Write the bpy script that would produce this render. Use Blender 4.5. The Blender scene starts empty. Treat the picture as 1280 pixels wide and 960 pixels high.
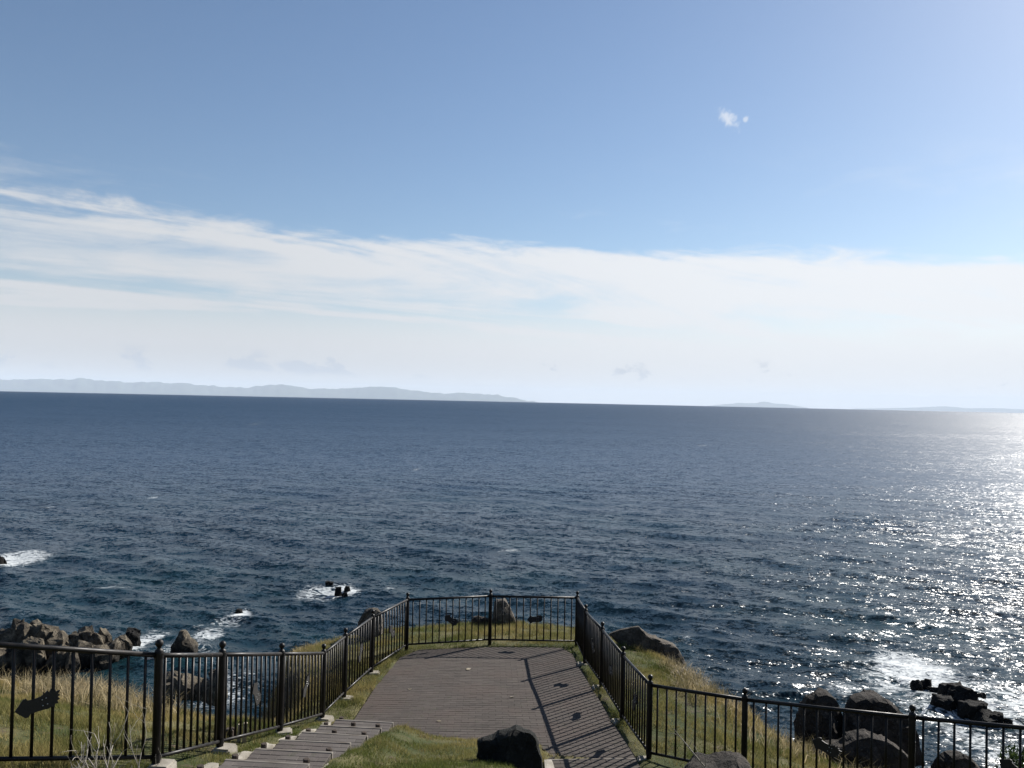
import bpy, bmesh, math, random
import numpy as np
from mathutils import Vector, Matrix, Euler, noise as mnoise

R = math.radians
random.seed(7); rng = np.random.default_rng(11)
sc = bpy.context.scene
col = sc.collection

# ------------------------------------------------------------------ camera
H = 18.0                       # eye height above the sea (m)
F = 1045.0                     # focal length in pixels of the 1280 wide photograph
PITCH = math.atan(20.0 / F)
ROLL = math.atan(0.0215)
cam_d = bpy.data.cameras.new('camera'); cam = bpy.data.objects.new('camera', cam_d); col.objects.link(cam)
cam_d.sensor_width = 36.0; cam_d.lens = 36.0 * F / 1280.0
cam_d.clip_start = 0.1; cam_d.clip_end = 200000
CAMROT = (Matrix.Rotation(R(90) + PITCH, 3, 'X') @ Matrix.Rotation(ROLL, 3, 'Z'))
cam.matrix_world = Matrix.Translation((0, 0, H)) @ CAMROT.to_4x4()
sc.camera = cam

# ------------------------------------------------------------------ sky, sun, exposure
SUN_EL, SUN_AZ = R(32), R(45)   # azimuth measured from +Y towards +X
w = bpy.data.worlds.new('World'); sc.world = w; w.use_nodes = True
nt = w.node_tree; nt.nodes.clear()

class NB:
    """tiny node builder"""
    def __init__(s, nt): s.nt = nt
    def n(s, typ, **kw):
        nd = s.nt.nodes.new(typ)
        for k, v in kw.items():
            if k == 'inp':
                for kk, vv in v.items():
                    if isinstance(vv, bpy.types.NodeSocket): s.nt.links.new(vv, nd.inputs[kk])
                    else: nd.inputs[kk].default_value = vv
            else: setattr(nd, k, v)
        return nd
    def m(s, op, a, b=None, c=None, clamp=False):
        nd = s.nt.nodes.new('ShaderNodeMath'); nd.operation = op; nd.use_clamp = clamp
        for i, v in enumerate((a, b, c)):
            if v is None: continue
            if isinstance(v, bpy.types.NodeSocket): s.nt.links.new(v, nd.inputs[i])
            else: nd.inputs[i].default_value = v
        return nd.outputs[0]
    def vm(s, op, a, b=None):
        nd = s.nt.nodes.new('ShaderNodeVectorMath'); nd.operation = op
        for i, v in enumerate((a, b)):
            if v is None: continue
            if isinstance(v, bpy.types.NodeSocket): s.nt.links.new(v, nd.inputs[i])
            else: nd.inputs[i].default_value = v
        return nd.outputs['Value'] if op in ('DOT_PRODUCT', 'LENGTH') else nd.outputs['Vector']
    def ss(s, x, a, b, lo=0.0, hi=1.0):
        nd = s.nt.nodes.new('ShaderNodeMapRange'); nd.interpolation_type = 'SMOOTHSTEP'
        s.nt.links.new(x, nd.inputs[0])
        for i, v in enumerate((a, b, lo, hi)): nd.inputs[i + 1].default_value = v
        return nd.outputs[0]
    def noise(s, vec, scale, detail=3, rough=0.5, dist=0.0, out='Fac'):
        nd = s.n('ShaderNodeTexNoise', inp={'Scale': scale, 'Detail': detail, 'Roughness': rough, 'Distortion': dist})
        s.nt.links.new(vec, nd.inputs['Vector']); return nd.outputs[out]
    def mix(s, f, a, b):
        nd = s.nt.nodes.new('ShaderNodeMix'); nd.data_type = 'RGBA'
        for k, v in ((0, f), (6, a), (7, b)):
            if isinstance(v, bpy.types.NodeSocket): s.nt.links.new(v, nd.inputs[k])
            else: nd.inputs[k].default_value = v if k == 0 else (*v, 1)
        return nd.outputs[2]
    def xyz(s, x, y, z):
        nd = s.nt.nodes.new('ShaderNodeCombineXYZ')
        for i, v in enumerate((x, y, z)):
            if isinstance(v, bpy.types.NodeSocket): s.nt.links.new(v, nd.inputs[i])
            else: nd.inputs[i].default_value = v
        return nd.outputs[0]
    def sep(s, v):
        nd = s.nt.nodes.new('ShaderNodeSeparateXYZ'); s.nt.links.new(v, nd.inputs[0]); return nd.outputs

b = NB(nt)
sky = b.n('ShaderNodeTexSky', sky_type='NISHITA', sun_disc=False)
sky.sun_elevation = SUN_EL; sky.sun_rotation = SUN_AZ
sky.altitude = 20; sky.air_density = 1.0; sky.dust_density = 0.35; sky.ozone_density = 3.0
tc = b.n('ShaderNodeTexCoord')
d = tc.outputs['Generated']
dx, dy, dz = b.sep(d)
dzp = b.m('MAXIMUM', dz, 0.0)
den = b.m('ADD', dzp, 0.05)
u = b.m('DIVIDE', dx, den); v = b.m('DIVIDE', dy, den)
P = b.xyz(u, v, 0.0)
SEED_S, SEED_T = 58.1, 5.2
# cirrus sheet: fibres run along one compass direction, so they converge with distance
al = b.m('MULTIPLY_ADD', u, 0.82, b.m('MULTIPLY', v, 0.57)); pe = b.m('MULTIPLY_ADD', u, 0.57, b.m('MULTIPLY', v, -0.82))
S = b.noise(b.xyz(b.m('MULTIPLY', al, 0.17), b.m('MULTIPLY', pe, 0.62), SEED_S), 1.0, 8, 0.60, 0.9)
T = b.noise(b.xyz(b.m('MULTIPLY', al, 0.10), b.m('MULTIPLY', pe, 0.28), SEED_T), 1.0, 3, 0.5, 0.4)
fine = b.noise(b.xyz(b.m('MULTIPLY', dx, 4.0), b.m('MULTIPLY', dy, 4.0), b.m('MULTIPLY', dz, 16.0)), 3.0, 7, 0.62, 0.5)
warp = b.noise(b.xyz(b.m('MULTIPLY', dx, 1.0), b.m('MULTIPLY', dy, 1.0), b.m('MULTIPLY', dz, 5.0)), 2.3, 3, 0.55, 0.4)
t = b.m('ADD', dz, b.m('MULTIPLY', dx, 0.028))
t = b.m('ADD', t, b.m('MULTIPLY', b.m('SUBTRACT', warp, 0.5), -0.05))
t = b.m('ADD', t, b.m('MULTIPLY', b.m('SUBTRACT', S, 0.5), -0.10))
t = b.m('ADD', t, b.m('MULTIPLY', b.m('SUBTRACT', fine, 0.5), -0.06))
band = b.ss(t, 0.160, 0.186, 1.0, 0.0)
streak = b.ss(b.m('ADD', b.m('MULTIPLY', S, 0.72), b.m('ADD', b.m('MULTIPLY', T, 0.42), b.m('MULTIPLY', fine, 0.16))), 0.56, 0.71)
low = b.ss(dz, 0.055, 0.14, 0.97, 0.0)
dens = b.m('MULTIPLY', band, b.m('MAXIMUM', b.m('MULTIPLY_ADD', streak, 0.72, 0.24), low))
# thin veil and torn shreds above the sheet
veil = b.m('MULTIPLY', b.ss(dz, 0.17, 0.30, 0.55, 0.0), b.ss(b.m('ADD', b.m('MULTIPLY', S, 0.7), b.m('MULTIPLY', fine, 0.3)), 0.53, 0.68))
dens = b.m('MAXIMUM', dens, veil)
# low far cumulus just over the horizon
cum = b.noise(b.xyz(b.m('MULTIPLY', dx, 9.0), b.m('MULTIPLY', dy, 9.0), b.m('MULTIPLY', dz, 20.0)), 2.1, 6, 0.62, 0.3)
cumm = b.m('MULTIPLY', b.ss(b.m('SUBTRACT', cum, b.m('MULTIPLY', dx, 0.14)), 0.56, 0.64), b.m('MULTIPLY', b.ss(dz, 0.020, 0.030), b.ss(dz, 0.056, 0.040)))
# one small torn puff high up, with a shred beside it
def puff_at(px, py, ln, wd_, ang_):
    cp = (CAMROT @ Vector(((px - 640) / F, (480 - py) / F, -1))).normalized()
    ox, oy, oz = b.sep(b.vm('SUBTRACT', d, tuple(cp)))
    ca_, sa_ = math.cos(ang_), math.sin(ang_)
    e1 = b.m('ADD', b.m('MULTIPLY', ox, ca_ / ln), b.m('MULTIPLY', oz, sa_ / ln)); e2 = b.m('ADD', b.m('MULTIPLY', ox, -sa_ / wd_), b.m('MULTIPLY', oz, ca_ / wd_))
    r_ = b.m('SQRT', b.m('ADD', b.m('MULTIPLY', e1, e1), b.m('MULTIPLY', e2, e2)))
    pn = b.noise(b.xyz(ox, oz, px), 110.0, 4, 0.6, 0.7)
    return b.ss(b.m('ADD', r_, b.m('MULTIPLY', pn, -4.4)), -2.0, -0.2, 1.0, 0.0)
puff = b.m('MAXIMUM', puff_at(911, 149, 0.0085, 0.0040, R(-48)), b.m('MULTIPLY', puff_at(932, 149, 0.0022, 0.0020, R(40)), 0.8))
dens = b.m('MAXIMUM', dens, b.m('MULTIPLY', puff, 0.62))
CLOUD = 7.3
# thin cloud is brighter near the sun, where it scatters forward
cs = b.vm('DOT_PRODUCT', d, (math.sin(SUN_AZ) * math.cos(SUN_EL), math.cos(SUN_AZ) * math.cos(SUN_EL), math.sin(SUN_EL)))
fwd = b.ss(cs, 0.35, 0.95, 0.92, 1.22)
ccol = b.n('ShaderNodeVectorMath', operation='SCALE'); ccol.inputs[0].default_value = (CLOUD * 0.98, CLOUD, CLOUD * 1.03); nt.links.new(fwd, ccol.inputs['Scale'])
mixn = nt.nodes.new('ShaderNodeMix'); mixn.data_type = 'RGBA'
nt.links.new(b.m('MINIMUM', dens, 1.0), mixn.inputs[0]); nt.links.new(sky.outputs[0], mixn.inputs[6])
nt.links.new(ccol.outputs[0], mixn.inputs[7])
mix2 = nt.nodes.new('ShaderNodeMix'); mix2.data_type = 'RGBA'
nt.links.new(b.m('MULTIPLY', cumm, 0.6), mix2.inputs[0]); nt.links.new(mixn.outputs[2], mix2.inputs[6])
mix2.inputs[7].default_value = (CLOUD * 0.66, CLOUD * 0.74, CLOUD * 0.86, 1)
bg = b.n('ShaderNodeBackground'); bg.inputs['Strength'].default_value = 0.057
nt.links.new(mix2.outputs[2], bg.inputs['Color'])
wo = b.n('ShaderNodeOutputWorld'); nt.links.new(bg.outputs[0], wo.inputs['Surface'])

sund = bpy.data.lights.new('sun', 'SUN'); sun = bpy.data.objects.new('sun', sund); col.objects.link(sun)
sund.energy = 5.0; sund.angle = R(0.45); sund.color = (1.0, 0.95, 0.88)
sdir = Vector((math.sin(SUN_AZ) * math.cos(SUN_EL), math.cos(SUN_AZ) * math.cos(SUN_EL), math.sin(SUN_EL)))
sun.rotation_euler = sdir.to_track_quat('Z', 'Y').to_euler()

vs = sc.view_settings
vs.view_transform = 'Standard'; vs.look = 'None'; vs.exposure = 0.90; vs.gamma = 1.0; vs.use_curve_mapping = False
sc.cycles.use_denoising = True
try: sc.cycles.denoiser = 'OPENIMAGEDENOISE'
except Exception: pass
sc.cycles.max_bounces = 6; sc.cycles.volume_bounces = 1; sc.cycles.transparent_max_bounces = 6
sc.cycles.sample_clamp_indirect = 4.0; sc.cycles.sample_clamp_direct = 6.0
sc.cycles.caustics_reflective = False

# ------------------------------------------------------------------ helpers
def ray(px, py):
    """direction (not normalised, forward component 1) of a pixel of the 1280x960 photograph"""
    v = CAMROT @ Vector(((px - 640) / F, (480 - py) / F, -1.0))
    return v / v.y
def at(px, py, Y): r = ray(px, py) * Y; return Vector((r.x, r.y, H + r.z))
def on_sea(px, py, z=0.0):
    r = ray(px, py); return at(px, py, (H - z) / -r.z)
PZ0, PSL = H - 4.98, 0.05          # the platform: height at Y = 12 and its fall towards the sea
def plat_z(Y): return PZ0 - PSL * (Y - 12)
def on_plat(px, py):
    r = ray(px, py); Y = (PZ0 + PSL * 12 - H) / (r.z + PSL); return at(px, py, Y)

def mesh_obj(name, verts, faces, mat, parent=None, smooth=False):
    me = bpy.data.meshes.new(name); me.from_pydata([tuple(v) for v in verts], [], faces); me.update()
    if smooth: me.polygons.foreach_set('use_smooth', [True] * len(me.polygons))
    return link(name, me, mat, parent)
def link(name, me, mat, parent=None):
    o = bpy.data.objects.new(name, me); col.objects.link(o)
    if mat and not me.materials: me.materials.append(mat)
    o.parent = parent
    return o
def empty(name, loc=(0, 0, 0)):
    o = bpy.data.objects.new(name, None); col.objects.link(o); o.location = loc; o.empty_display_size = 0.2; return o
def tag(o, label=None, cat=None, group=None, kind=None):
    if label: o['label'] = label
    if cat: o['category'] = cat
    if group: o['group'] = group
    if kind: o['kind'] = kind
    return o
def np_mesh(name, V, Fc, n):
    """numpy mesh of equal n-gons"""
    me = bpy.data.meshes.new(name)
    me.vertices.add(len(V)); me.vertices.foreach_set('co', np.ascontiguousarray(V, dtype=np.float32).ravel())
    nf = len(Fc)
    me.loops.add(nf * n); me.loops.foreach_set('vertex_index', np.ascontiguousarray(Fc, dtype=np.int32).ravel())
    me.polygons.add(nf); me.polygons.foreach_set('loop_start', np.arange(0, nf * n, n, dtype=np.int32))
    me.update(calc_edges=True); me.validate()
    return me
def bm_obj(name, bm, mat, parent=None, smooth=False):
    me = bpy.data.meshes.new(name)
    if smooth:
        for f in bm.faces: f.smooth = True
    bm.to_mesh(me); bm.free(); return link(name, me, mat, parent)

def tube(bm, pts, radii, seg=8, cap=True):
    rings = []
    up0 = None
    for i, p in enumerate(pts):
        p = Vector(p)
        tdir = (Vector(pts[min(i + 1, len(pts) - 1)]) - Vector(pts[max(i - 1, 0)])).normalized()
        a = Vector((0, 0, 1)) if abs(tdir.z) < 0.9 else Vector((1, 0, 0))
        if up0 is not None: a = up0
        s = tdir.cross(a).normalized(); up0 = s.cross(tdir).normalized()
        r = radii[i] if hasattr(radii, '__len__') else radii
        rings.append([bm.verts.new(p + (s * math.cos(2 * math.pi * k / seg) + up0 * math.sin(2 * math.pi * k / seg)) * r) for k in range(seg)])
    for i in range(len(rings) - 1):
        for k in range(seg):
            bm.faces.new((rings[i][k], rings[i][(k + 1) % seg], rings[i + 1][(k + 1) % seg], rings[i + 1][k]))
    if cap:
        bm.faces.new(rings[0][::-1]); bm.faces.new(rings[-1])
def lathe(bm, prof, seg=16):
    rings = [[bm.verts.new((r * math.cos(2 * math.pi * k / seg), r * math.sin(2 * math.pi * k / seg), z)) for k in range(seg)] for r, z in prof]
    for i in range(len(rings) - 1):
        for k in range(seg):
            bm.faces.new((rings[i][k], rings[i][(k + 1) % seg], rings[i + 1][(k + 1) % seg], rings[i + 1][k]))
    bm.faces.new(rings[0][::-1]); bm.faces.new(rings[-1])

# value noise on arrays
_perm = rng.random((256, 256))
def vnoise(x, y):
    x = np.asarray(x, float); y = np.asarray(y, float)
    xi = np.floor(x).astype(int); yi = np.floor(y).astype(int); fx = x - xi; fy = y - yi
    fx = fx * fx * (3 - 2 * fx); fy = fy * fy * (3 - 2 * fy)
    g = lambda a, c: _perm[a & 255, c & 255]
    return (g(xi, yi) * (1 - fx) + g(xi + 1, yi) * fx) * (1 - fy) + (g(xi, yi + 1) * (1 - fx) + g(xi + 1, yi + 1) * fx) * fy
def fbm(x, y, o=4):
    s = 0; a = 0.5
    for i in range(o): s = s + a * (vnoise(x * 2 ** i + 17 * i, y * 2 ** i - 9 * i) - 0.5); a *= 0.5
    return s
def sstep(x, a, c):
    t = np.clip((x - a) / (c - a), 0, 1); return t * t * (3 - 2 * t)

# ------------------------------------------------------------------ materials
def mat(name):
    m = bpy.data.materials.new(name); m.use_nodes = True; m.node_tree.nodes.clear()
    nb = NB(m.node_tree); return m, nb
def finish(m, nb, shader, disp=None):
    o = nb.n('ShaderNodeOutputMaterial'); m.node_tree.links.new(shader, o.inputs['Surface'])
    return m
def pos(nb): return nb.n('ShaderNodeNewGeometry').outputs['Position']
def objc(nb): return nb.n('ShaderNodeTexCoord').outputs['Object']
def princ(nb, color, rough=0.8, spec=0.3, normal=None, metal=0.0):
    p = nb.n('ShaderNodeBsdfPrincipled')
    for k, v in (('Base Color', color), ('Roughness', rough), ('Specular IOR Level', spec), ('Metallic', metal)):
        if isinstance(v, bpy.types.NodeSocket): nb.nt.links.new(v, p.inputs[k])
        else: p.inputs[k].default_value = (*v, 1) if k == 'Base Color' else v
    if normal is not None: nb.nt.links.new(normal, p.inputs['Normal'])
    return p.outputs[0]
def bump(nb, h, strength=0.5, dist=0.02):
    nd = nb.n('ShaderNodeBump', inp={'Strength': strength, 'Distance': dist}); nb.nt.links.new(h, nd.inputs['Height']); return nd.outputs[0]

def m_paint():
    m, nb = mat('dark_brown_paint'); c = pos(nb)
    n1 = nb.noise(c, 9, 4); n2 = nb.noise(c, 60, 3)
    colr = nb.mix(nb.ss(n1, 0.45, 0.72), (0.006, 0.0055, 0.0055), (0.012, 0.010, 0.009))
    colr = nb.mix(nb.ss(n2, 0.66, 0.74), colr, (0.055, 0.028, 0.016))
    return finish(m, nb, princ(nb, colr, nb.ss(n1, 0.3, 0.7, 0.38, 0.6), 0.25, bump(nb, n2, 0.15, 0.003)))
def m_plate():
    m, nb = mat('black_cast_plate'); c = pos(nb); n = nb.noise(c, 80, 3)
    return finish(m, nb, princ(nb, nb.mix(n, (0.012, 0.012, 0.012), (0.03, 0.028, 0.026)), 0.6, 0.3, bump(nb, n, 0.4, 0.004)))
def m_rivet():
    m, nb = mat('zinc_rivet'); n = nb.noise(pos(nb), 200, 2)
    return finish(m, nb, princ(nb, nb.mix(n, (0.3, 0.3, 0.3), (0.5, 0.5, 0.48)), 0.4, 0.5, None, 0.8))
def m_brick(name, ca, cb, cc):
    m, nb = mat(name); c = pos(nb)
    oi = nb.n('ShaderNodeObjectInfo').outputs['Random']
    at_ = nb.n('ShaderNodeAttribute', attribute_name='rnd').outputs['Fac']
    r = nb.m('FRACT', nb.m('ADD', nb.m('MULTIPLY', at_, 3.1), oi))
    n1 = nb.noise(c, 1.1, 4); n2 = nb.noise(c, 70, 4, 0.65); n3 = nb.noise(c, 9, 4)
    colr = nb.mix(r, ca, cb)
    colr = nb.mix(nb.ss(n1, 0.42, 0.68), colr, cc)
    n4 = nb.noise(c, 2.6, 5, 0.65, 0.6)
    colr = nb.mix(nb.m('MULTIPLY', nb.ss(n4, 0.52, 0.70), 0.45), colr, tuple(x * 0.55 for x in ca))
    colr = nb.mix(nb.m('MULTIPLY', nb.ss(n4, 0.44, 0.30), 0.35), colr, tuple(x * 1.35 for x in cb))
    colr = nb.mix(nb.m('MULTIPLY', nb.ss(n3, 0.55, 0.75), 0.35), colr, (0.05, 0.055, 0.03))
    colr = nb.mix(nb.m('MULTIPLY', nb.ss(n2, 0.52, 0.75), 0.5), colr, (0.11, 0.098, 0.085))
    return finish(m, nb, princ(nb, colr, 0.88, 0.2, bump(nb, n2, 0.5, 0.006)))
def m_concrete(name, ca, cb):
    m, nb = mat(name); c = pos(nb)
    n1 = nb.noise(c, 6, 5); n2 = nb.noise(c, 90, 3)
    colr = nb.mix(nb.ss(n1, 0.35, 0.7), ca, cb)
    colr = nb.mix(nb.m('MULTIPLY', nb.ss(n2, 0.55, 0.75), 0.4), colr, (0.12, 0.11, 0.09))
    return finish(m, nb, princ(nb, colr, 0.9, 0.2, bump(nb, nb.m('ADD', n1, n2), 0.5, 0.01)))
def m_timber():
    m, nb = mat('weathered_timber'); c = pos(nb)
    n1 = nb.noise(nb.vm('MULTIPLY', c, (3, 40, 40)), 1.5, 5); n2 = nb.noise(c, 5, 3)
    colr = nb.mix(n1, (0.09, 0.08, 0.07), (0.22, 0.2, 0.175)); colr = nb.mix(nb.ss(n2, 0.45, 0.7), colr, (0.1, 0.085, 0.07))
    return finish(m, nb, princ(nb, colr, 0.9, 0.2, bump(nb, n1, 0.5, 0.008)))
def m_stake():
    m, nb = mat('dark_stake_wood'); c = pos(nb); n = nb.noise(c, 30, 4)
    return finish(m, nb, princ(nb, nb.mix(n, (0.025, 0.02, 0.018), (0.09, 0.07, 0.055)), 0.9, 0.2, bump(nb, n, 0.5, 0.008)))
def m_rock(name, ca, cb, cc, scale=1.0):
    m, nb = mat(name); c = pos(nb)
    n1 = nb.noise(c, 0.9 * scale, 6, 0.6, 0.5); n2 = nb.noise(c, 7 * scale, 6, 0.65); n3 = nb.noise(c, 45 * scale, 4, 0.6)
    vor = nb.n('ShaderNodeTexVoronoi', feature='DISTANCE_TO_EDGE', inp={'Scale': 1.7 * scale})
    nb.nt.links.new(nb.vm('ADD', c, nb.vm('MULTIPLY', nb.noise(c, 3 * scale, 3, 0.5, 0, 'Color'), (0.5 / scale,) * 3)), vor.inputs['Vector'])
    crack = nb.ss(vor.outputs['Distance'], 0.0, 0.03)
    colr = nb.mix(nb.ss(n1, 0.38, 0.65), ca, cb)
    colr = nb.mix(nb.m('MULTIPLY', nb.ss(n2, 0.48, 0.7), 0.7), colr, cc)
    colr = nb.mix(nb.m('MULTIPLY', nb.ss(n3, 0.5, 0.72), 0.45), colr, cb)
    colr = nb.mix(crack, nb.mix(0.45, colr, (0.01, 0.01, 0.009)), colr)
    lich = nb.noise(c, 2.6 * scale, 5, 0.7, 1.0)
    colr = nb.mix(nb.m('MULTIPLY', nb.ss(lich, 0.56, 0.68), 0.55), colr, tuple(min(0.5, x * 1.9 + 0.015) for x in cb))
    wet = nb.ss(nb.m('ADD', nb.sep(c)[2], nb.m('MULTIPLY', n1, 0.8)), 0.7, 1.3, 0.85, 0.0)
    colr = nb.mix(wet, colr, (0.010, 0.010, 0.009))
    hgt = nb.m('ADD', nb.m('MULTIPLY', n2, 0.6), nb.m('ADD', nb.m('MULTIPLY', n3, 0.2), nb.m('MULTIPLY', crack, 0.35)))
    return finish(m, nb, princ(nb, colr, 0.92, 0.2, bump(nb, hgt, 1.0, 0.22 / scale)))
def m_grass(name, transl=0.35):
    m, nb = mat(name)
    colr = nb.n('ShaderNodeAttribute', attribute_name='tint').outputs['Color']
    p = princ(nb, colr, 0.75, 0.2)
    tr = nb.n('ShaderNodeBsdfTranslucent'); nb.nt.links.new(colr, tr.inputs['Color'])
    mx = nb.n('ShaderNodeMixShader', inp={0: transl}); nb.nt.links.new(p, mx.inputs[1]); nb.nt.links.new(tr.outputs[0], mx.inputs[2])
    return finish(m, nb, mx.outputs[0])
def m_ground():
    m, nb = mat('turf_and_rock'); c = pos(nb)
    geo = nb.n('ShaderNodeNewGeometry')
    nz = nb.sep(geo.outputs['True Normal'])[2]
    n1 = nb.noise(c, 0.55, 5, 0.6); n2 = nb.noise(c, 4, 5, 0.6); n3 = nb.noise(c, 35, 4, 0.6)
    soil = nb.mix(n2, (0.035, 0.028, 0.018), (0.09, 0.07, 0.045))
    turf = nb.mix(nb.ss(n1, 0.4, 0.62), (0.035, 0.045, 0.014), (0.10, 0.09, 0.04))
    turf = nb.mix(nb.ss(n2, 0.55, 0.7), turf, soil)
    rock = nb.mix(nb.ss(n2, 0.35, 0.7), (0.03, 0.027, 0.024), (0.13, 0.115, 0.10))
    veg = nb.m('MULTIPLY', nb.ss(n1, 0.45, 0.6), nb.ss(n2, 0.4, 0.6))
    rock = nb.mix(nb.m('MULTIPLY', veg, 0.7), rock, (0.06, 0.06, 0.025))
    steep = nb.ss(nb.m('ADD', nz, nb.m('MULTIPLY', nb.m('SUBTRACT', n2, 0.5), 0.35)), 0.62, 0.80, 1.0, 0.0)
    colr = nb.mix(steep, turf, rock)
    hgt = nb.m('ADD', nb.m('MULTIPLY', n2, 0.7), nb.m('MULTIPLY', n3, 0.3))
    return finish(m, nb, princ(nb, colr, 0.95, 0.15, bump(nb, hgt, 0.9, 0.08)))
def m_hill(name, ca, cb):
    m, nb = mat(name); c = pos(nb)
    n = nb.noise(c, 0.0012, 5, 0.6)
    return finish(m, nb, princ(nb, nb.mix(nb.ss(n, 0.4, 0.65), ca, cb), 0.95, 0.1))
def m_sea():
    m, nb = mat('sea_water')
    geo = nb.n('ShaderNodeNewGeometry'); c = geo.outputs['Position']; N = geo.outputs['Normal']
    # wind ripples: crests lie across the wind, so the pattern is longer along one axis
    ca, sa = math.cos(R(-14)), math.sin(R(-14))
    X, Y, Z = nb.sep(c)
    a = nb.m('ADD', nb.m('MULTIPLY', X, ca), nb.m('MULTIPLY', Y, sa)); e = nb.m('SUBTRACT', nb.m('MULTIPLY', Y, ca), nb.m('MULTIPLY', X, sa))
    def layer(scale, amp, z, detail, st=0.5):
        col_ = nb.noise(nb.xyz(nb.m('MULTIPLY', a, scale * st), nb.m('MULTIPLY', e, scale), z), 1.0, detail, 0.58, 0.3, 'Color')
        return nb.vm('MULTIPLY', nb.vm('SUBTRACT', col_, (0.5, 0.5, 0.5)), (amp * 0.75, amp, 0.0))
    gust = nb.ss(nb.noise(nb.xyz(nb.m('MULTIPLY', X, 0.006), nb.m('MULTIPLY', Y, 0.013), 1.0), 1.0, 3, 0.6), 0.3, 0.7, 0.75, 1.2)
    gust = nb.m('MULTIPLY', gust, nb.ss(nb.noise(nb.xyz(nb.m('MULTIPLY', a, 0.022), nb.m('MULTIPLY', e, 0.11), 6.0), 1.0, 4, 0.65), 0.32, 0.68, 0.76, 1.24))
    s = nb.vm('ADD', nb.vm('ADD', layer(0.14, 0.10, 0.0, 2), layer(0.60, 0.85, 4.0, 3)), nb.vm('ADD', layer(2.2, 1.9, 9.0, 3, 0.65), layer(7.0, 1.5, 2.0, 2, 0.8)))
    sc_ = nb.n('ShaderNodeVectorMath', operation='SCALE'); nb.nt.links.new(s, sc_.inputs[0]); nb.nt.links.new(gust, sc_.inputs['Scale'])
    nrm = nb.vm('NORMALIZE', nb.vm('ADD', N, sc_.outputs[0]))
    # foam from breaking water
    fo = nb.n('ShaderNodeAttribute', attribute_name='foam').outputs['Fac']
    f1 = nb.noise(nb.xyz(nb.m('MULTIPLY', a, 0.75), e, 0.0), 0.8, 7, 0.68, 1.4)
    f2 = nb.noise(nb.xyz(nb.m('MULTIPLY', a, 0.75), e, 5.0), 2.6, 5, 0.7, 0.8)
    lace = nb.m('SUBTRACT', 1.0, nb.m('ABSOLUTE', nb.m('MULTIPLY', nb.m('SUBTRACT', f1, 0.5), 9.0)))
    pat = nb.m('ADD', nb.m('MULTIPLY', lace, 0.42), nb.m('MULTIPLY', f2, 0.72))
    fm = nb.ss(nb.m('ADD', pat, nb.m('MULTIPLY', fo, 0.85)), 0.86, 1.16)
    fm = nb.m('MULTIPLY', fm, nb.ss(fo, 0.03, 0.2))
    # slicks of weed and shallow rock near the shore
    # dark over the shallow weed and rock of the shore, deep blue offshore
    shore = nb.ss(nb.vm('LENGTH', nb.vm('MULTIPLY', c, (1.0, 1.0, 0.0))), 45.0, 260.0)
    wat = nb.mix(shore, nb.mix(nb.ss(nb.noise(c, 0.045, 4, 0.6), 0.42, 0.66), (0.004, 0.014, 0.022), (0.006, 0.022, 0.028)), (0.003, 0.025, 0.060))
    # waves too small to resolve far out count as roughness of the surface there
    rad = nb.vm('LENGTH', nb.vm('MULTIPLY', c, (1.0, 1.0, 0.0)))
    rgh = nb.ss(nb.m('LOGARITHM', rad, 10.0), 1.8, 3.3, 0.24, 0.46)
    p1 = nb.n('ShaderNodeBsdfPrincipled', inp={'Base Color': wat, 'Roughness': rgh, 'IOR': 1.33, 'Specular IOR Level': 0.18, 'Specular Tint': (0.72, 0.86, 1.0, 1), 'Normal': nrm})
    p2 = nb.n('ShaderNodeBsdfPrincipled', inp={'Base Color': (0.42, 0.45, 0.46, 1), 'Roughness': 0.9, 'Normal': nrm})
    mx = nb.n('ShaderNodeMixShader', inp={0: fm, 1: p1.outputs[0], 2: p2.outputs[0]})
    return finish(m, nb, mx.outputs[0])

PAINT, PLATE, RIVET = m_paint(), m_plate(), m_rivet()
BRICK = m_brick('purple_grey_brick', (0.046, 0.038, 0.033), (0.065, 0.054, 0.047), (0.060, 0.046, 0.039))
TREADB = m_brick('grey_tread_brick', (0.075, 0.066, 0.06), (0.105, 0.093, 0.085), (0.082, 0.07, 0.064))
MORTAR = m_concrete('joint_sand', (0.038, 0.034, 0.03), (0.075, 0.066, 0.055))
CONC = m_concrete('pale_concrete', (0.22, 0.20, 0.165), (0.33, 0.305, 0.26))
TIMBER, STAKE = m_timber(), m_stake()
ROCKG = m_rock('grey_shore_rock', (0.040, 0.034, 0.027), (0.17, 0.145, 0.105), (0.06, 0.05, 0.039), 0.9)
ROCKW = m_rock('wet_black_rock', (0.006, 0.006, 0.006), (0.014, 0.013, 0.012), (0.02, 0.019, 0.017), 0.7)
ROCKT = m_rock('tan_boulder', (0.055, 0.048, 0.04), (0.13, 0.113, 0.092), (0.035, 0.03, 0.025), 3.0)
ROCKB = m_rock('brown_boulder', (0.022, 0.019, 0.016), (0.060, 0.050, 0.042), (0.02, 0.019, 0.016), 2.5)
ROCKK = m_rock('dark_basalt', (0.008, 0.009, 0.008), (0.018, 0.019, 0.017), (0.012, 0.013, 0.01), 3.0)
GRASS, DRY = m_grass('grass_blades', 0.35), m_grass('dry_grass_blades', 0.35)
GROUND, SEA = m_ground(), m_sea()
TWIG = m_concrete('bleached_twig', (0.20, 0.18, 0.15), (0.42, 0.39, 0.34))

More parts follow.
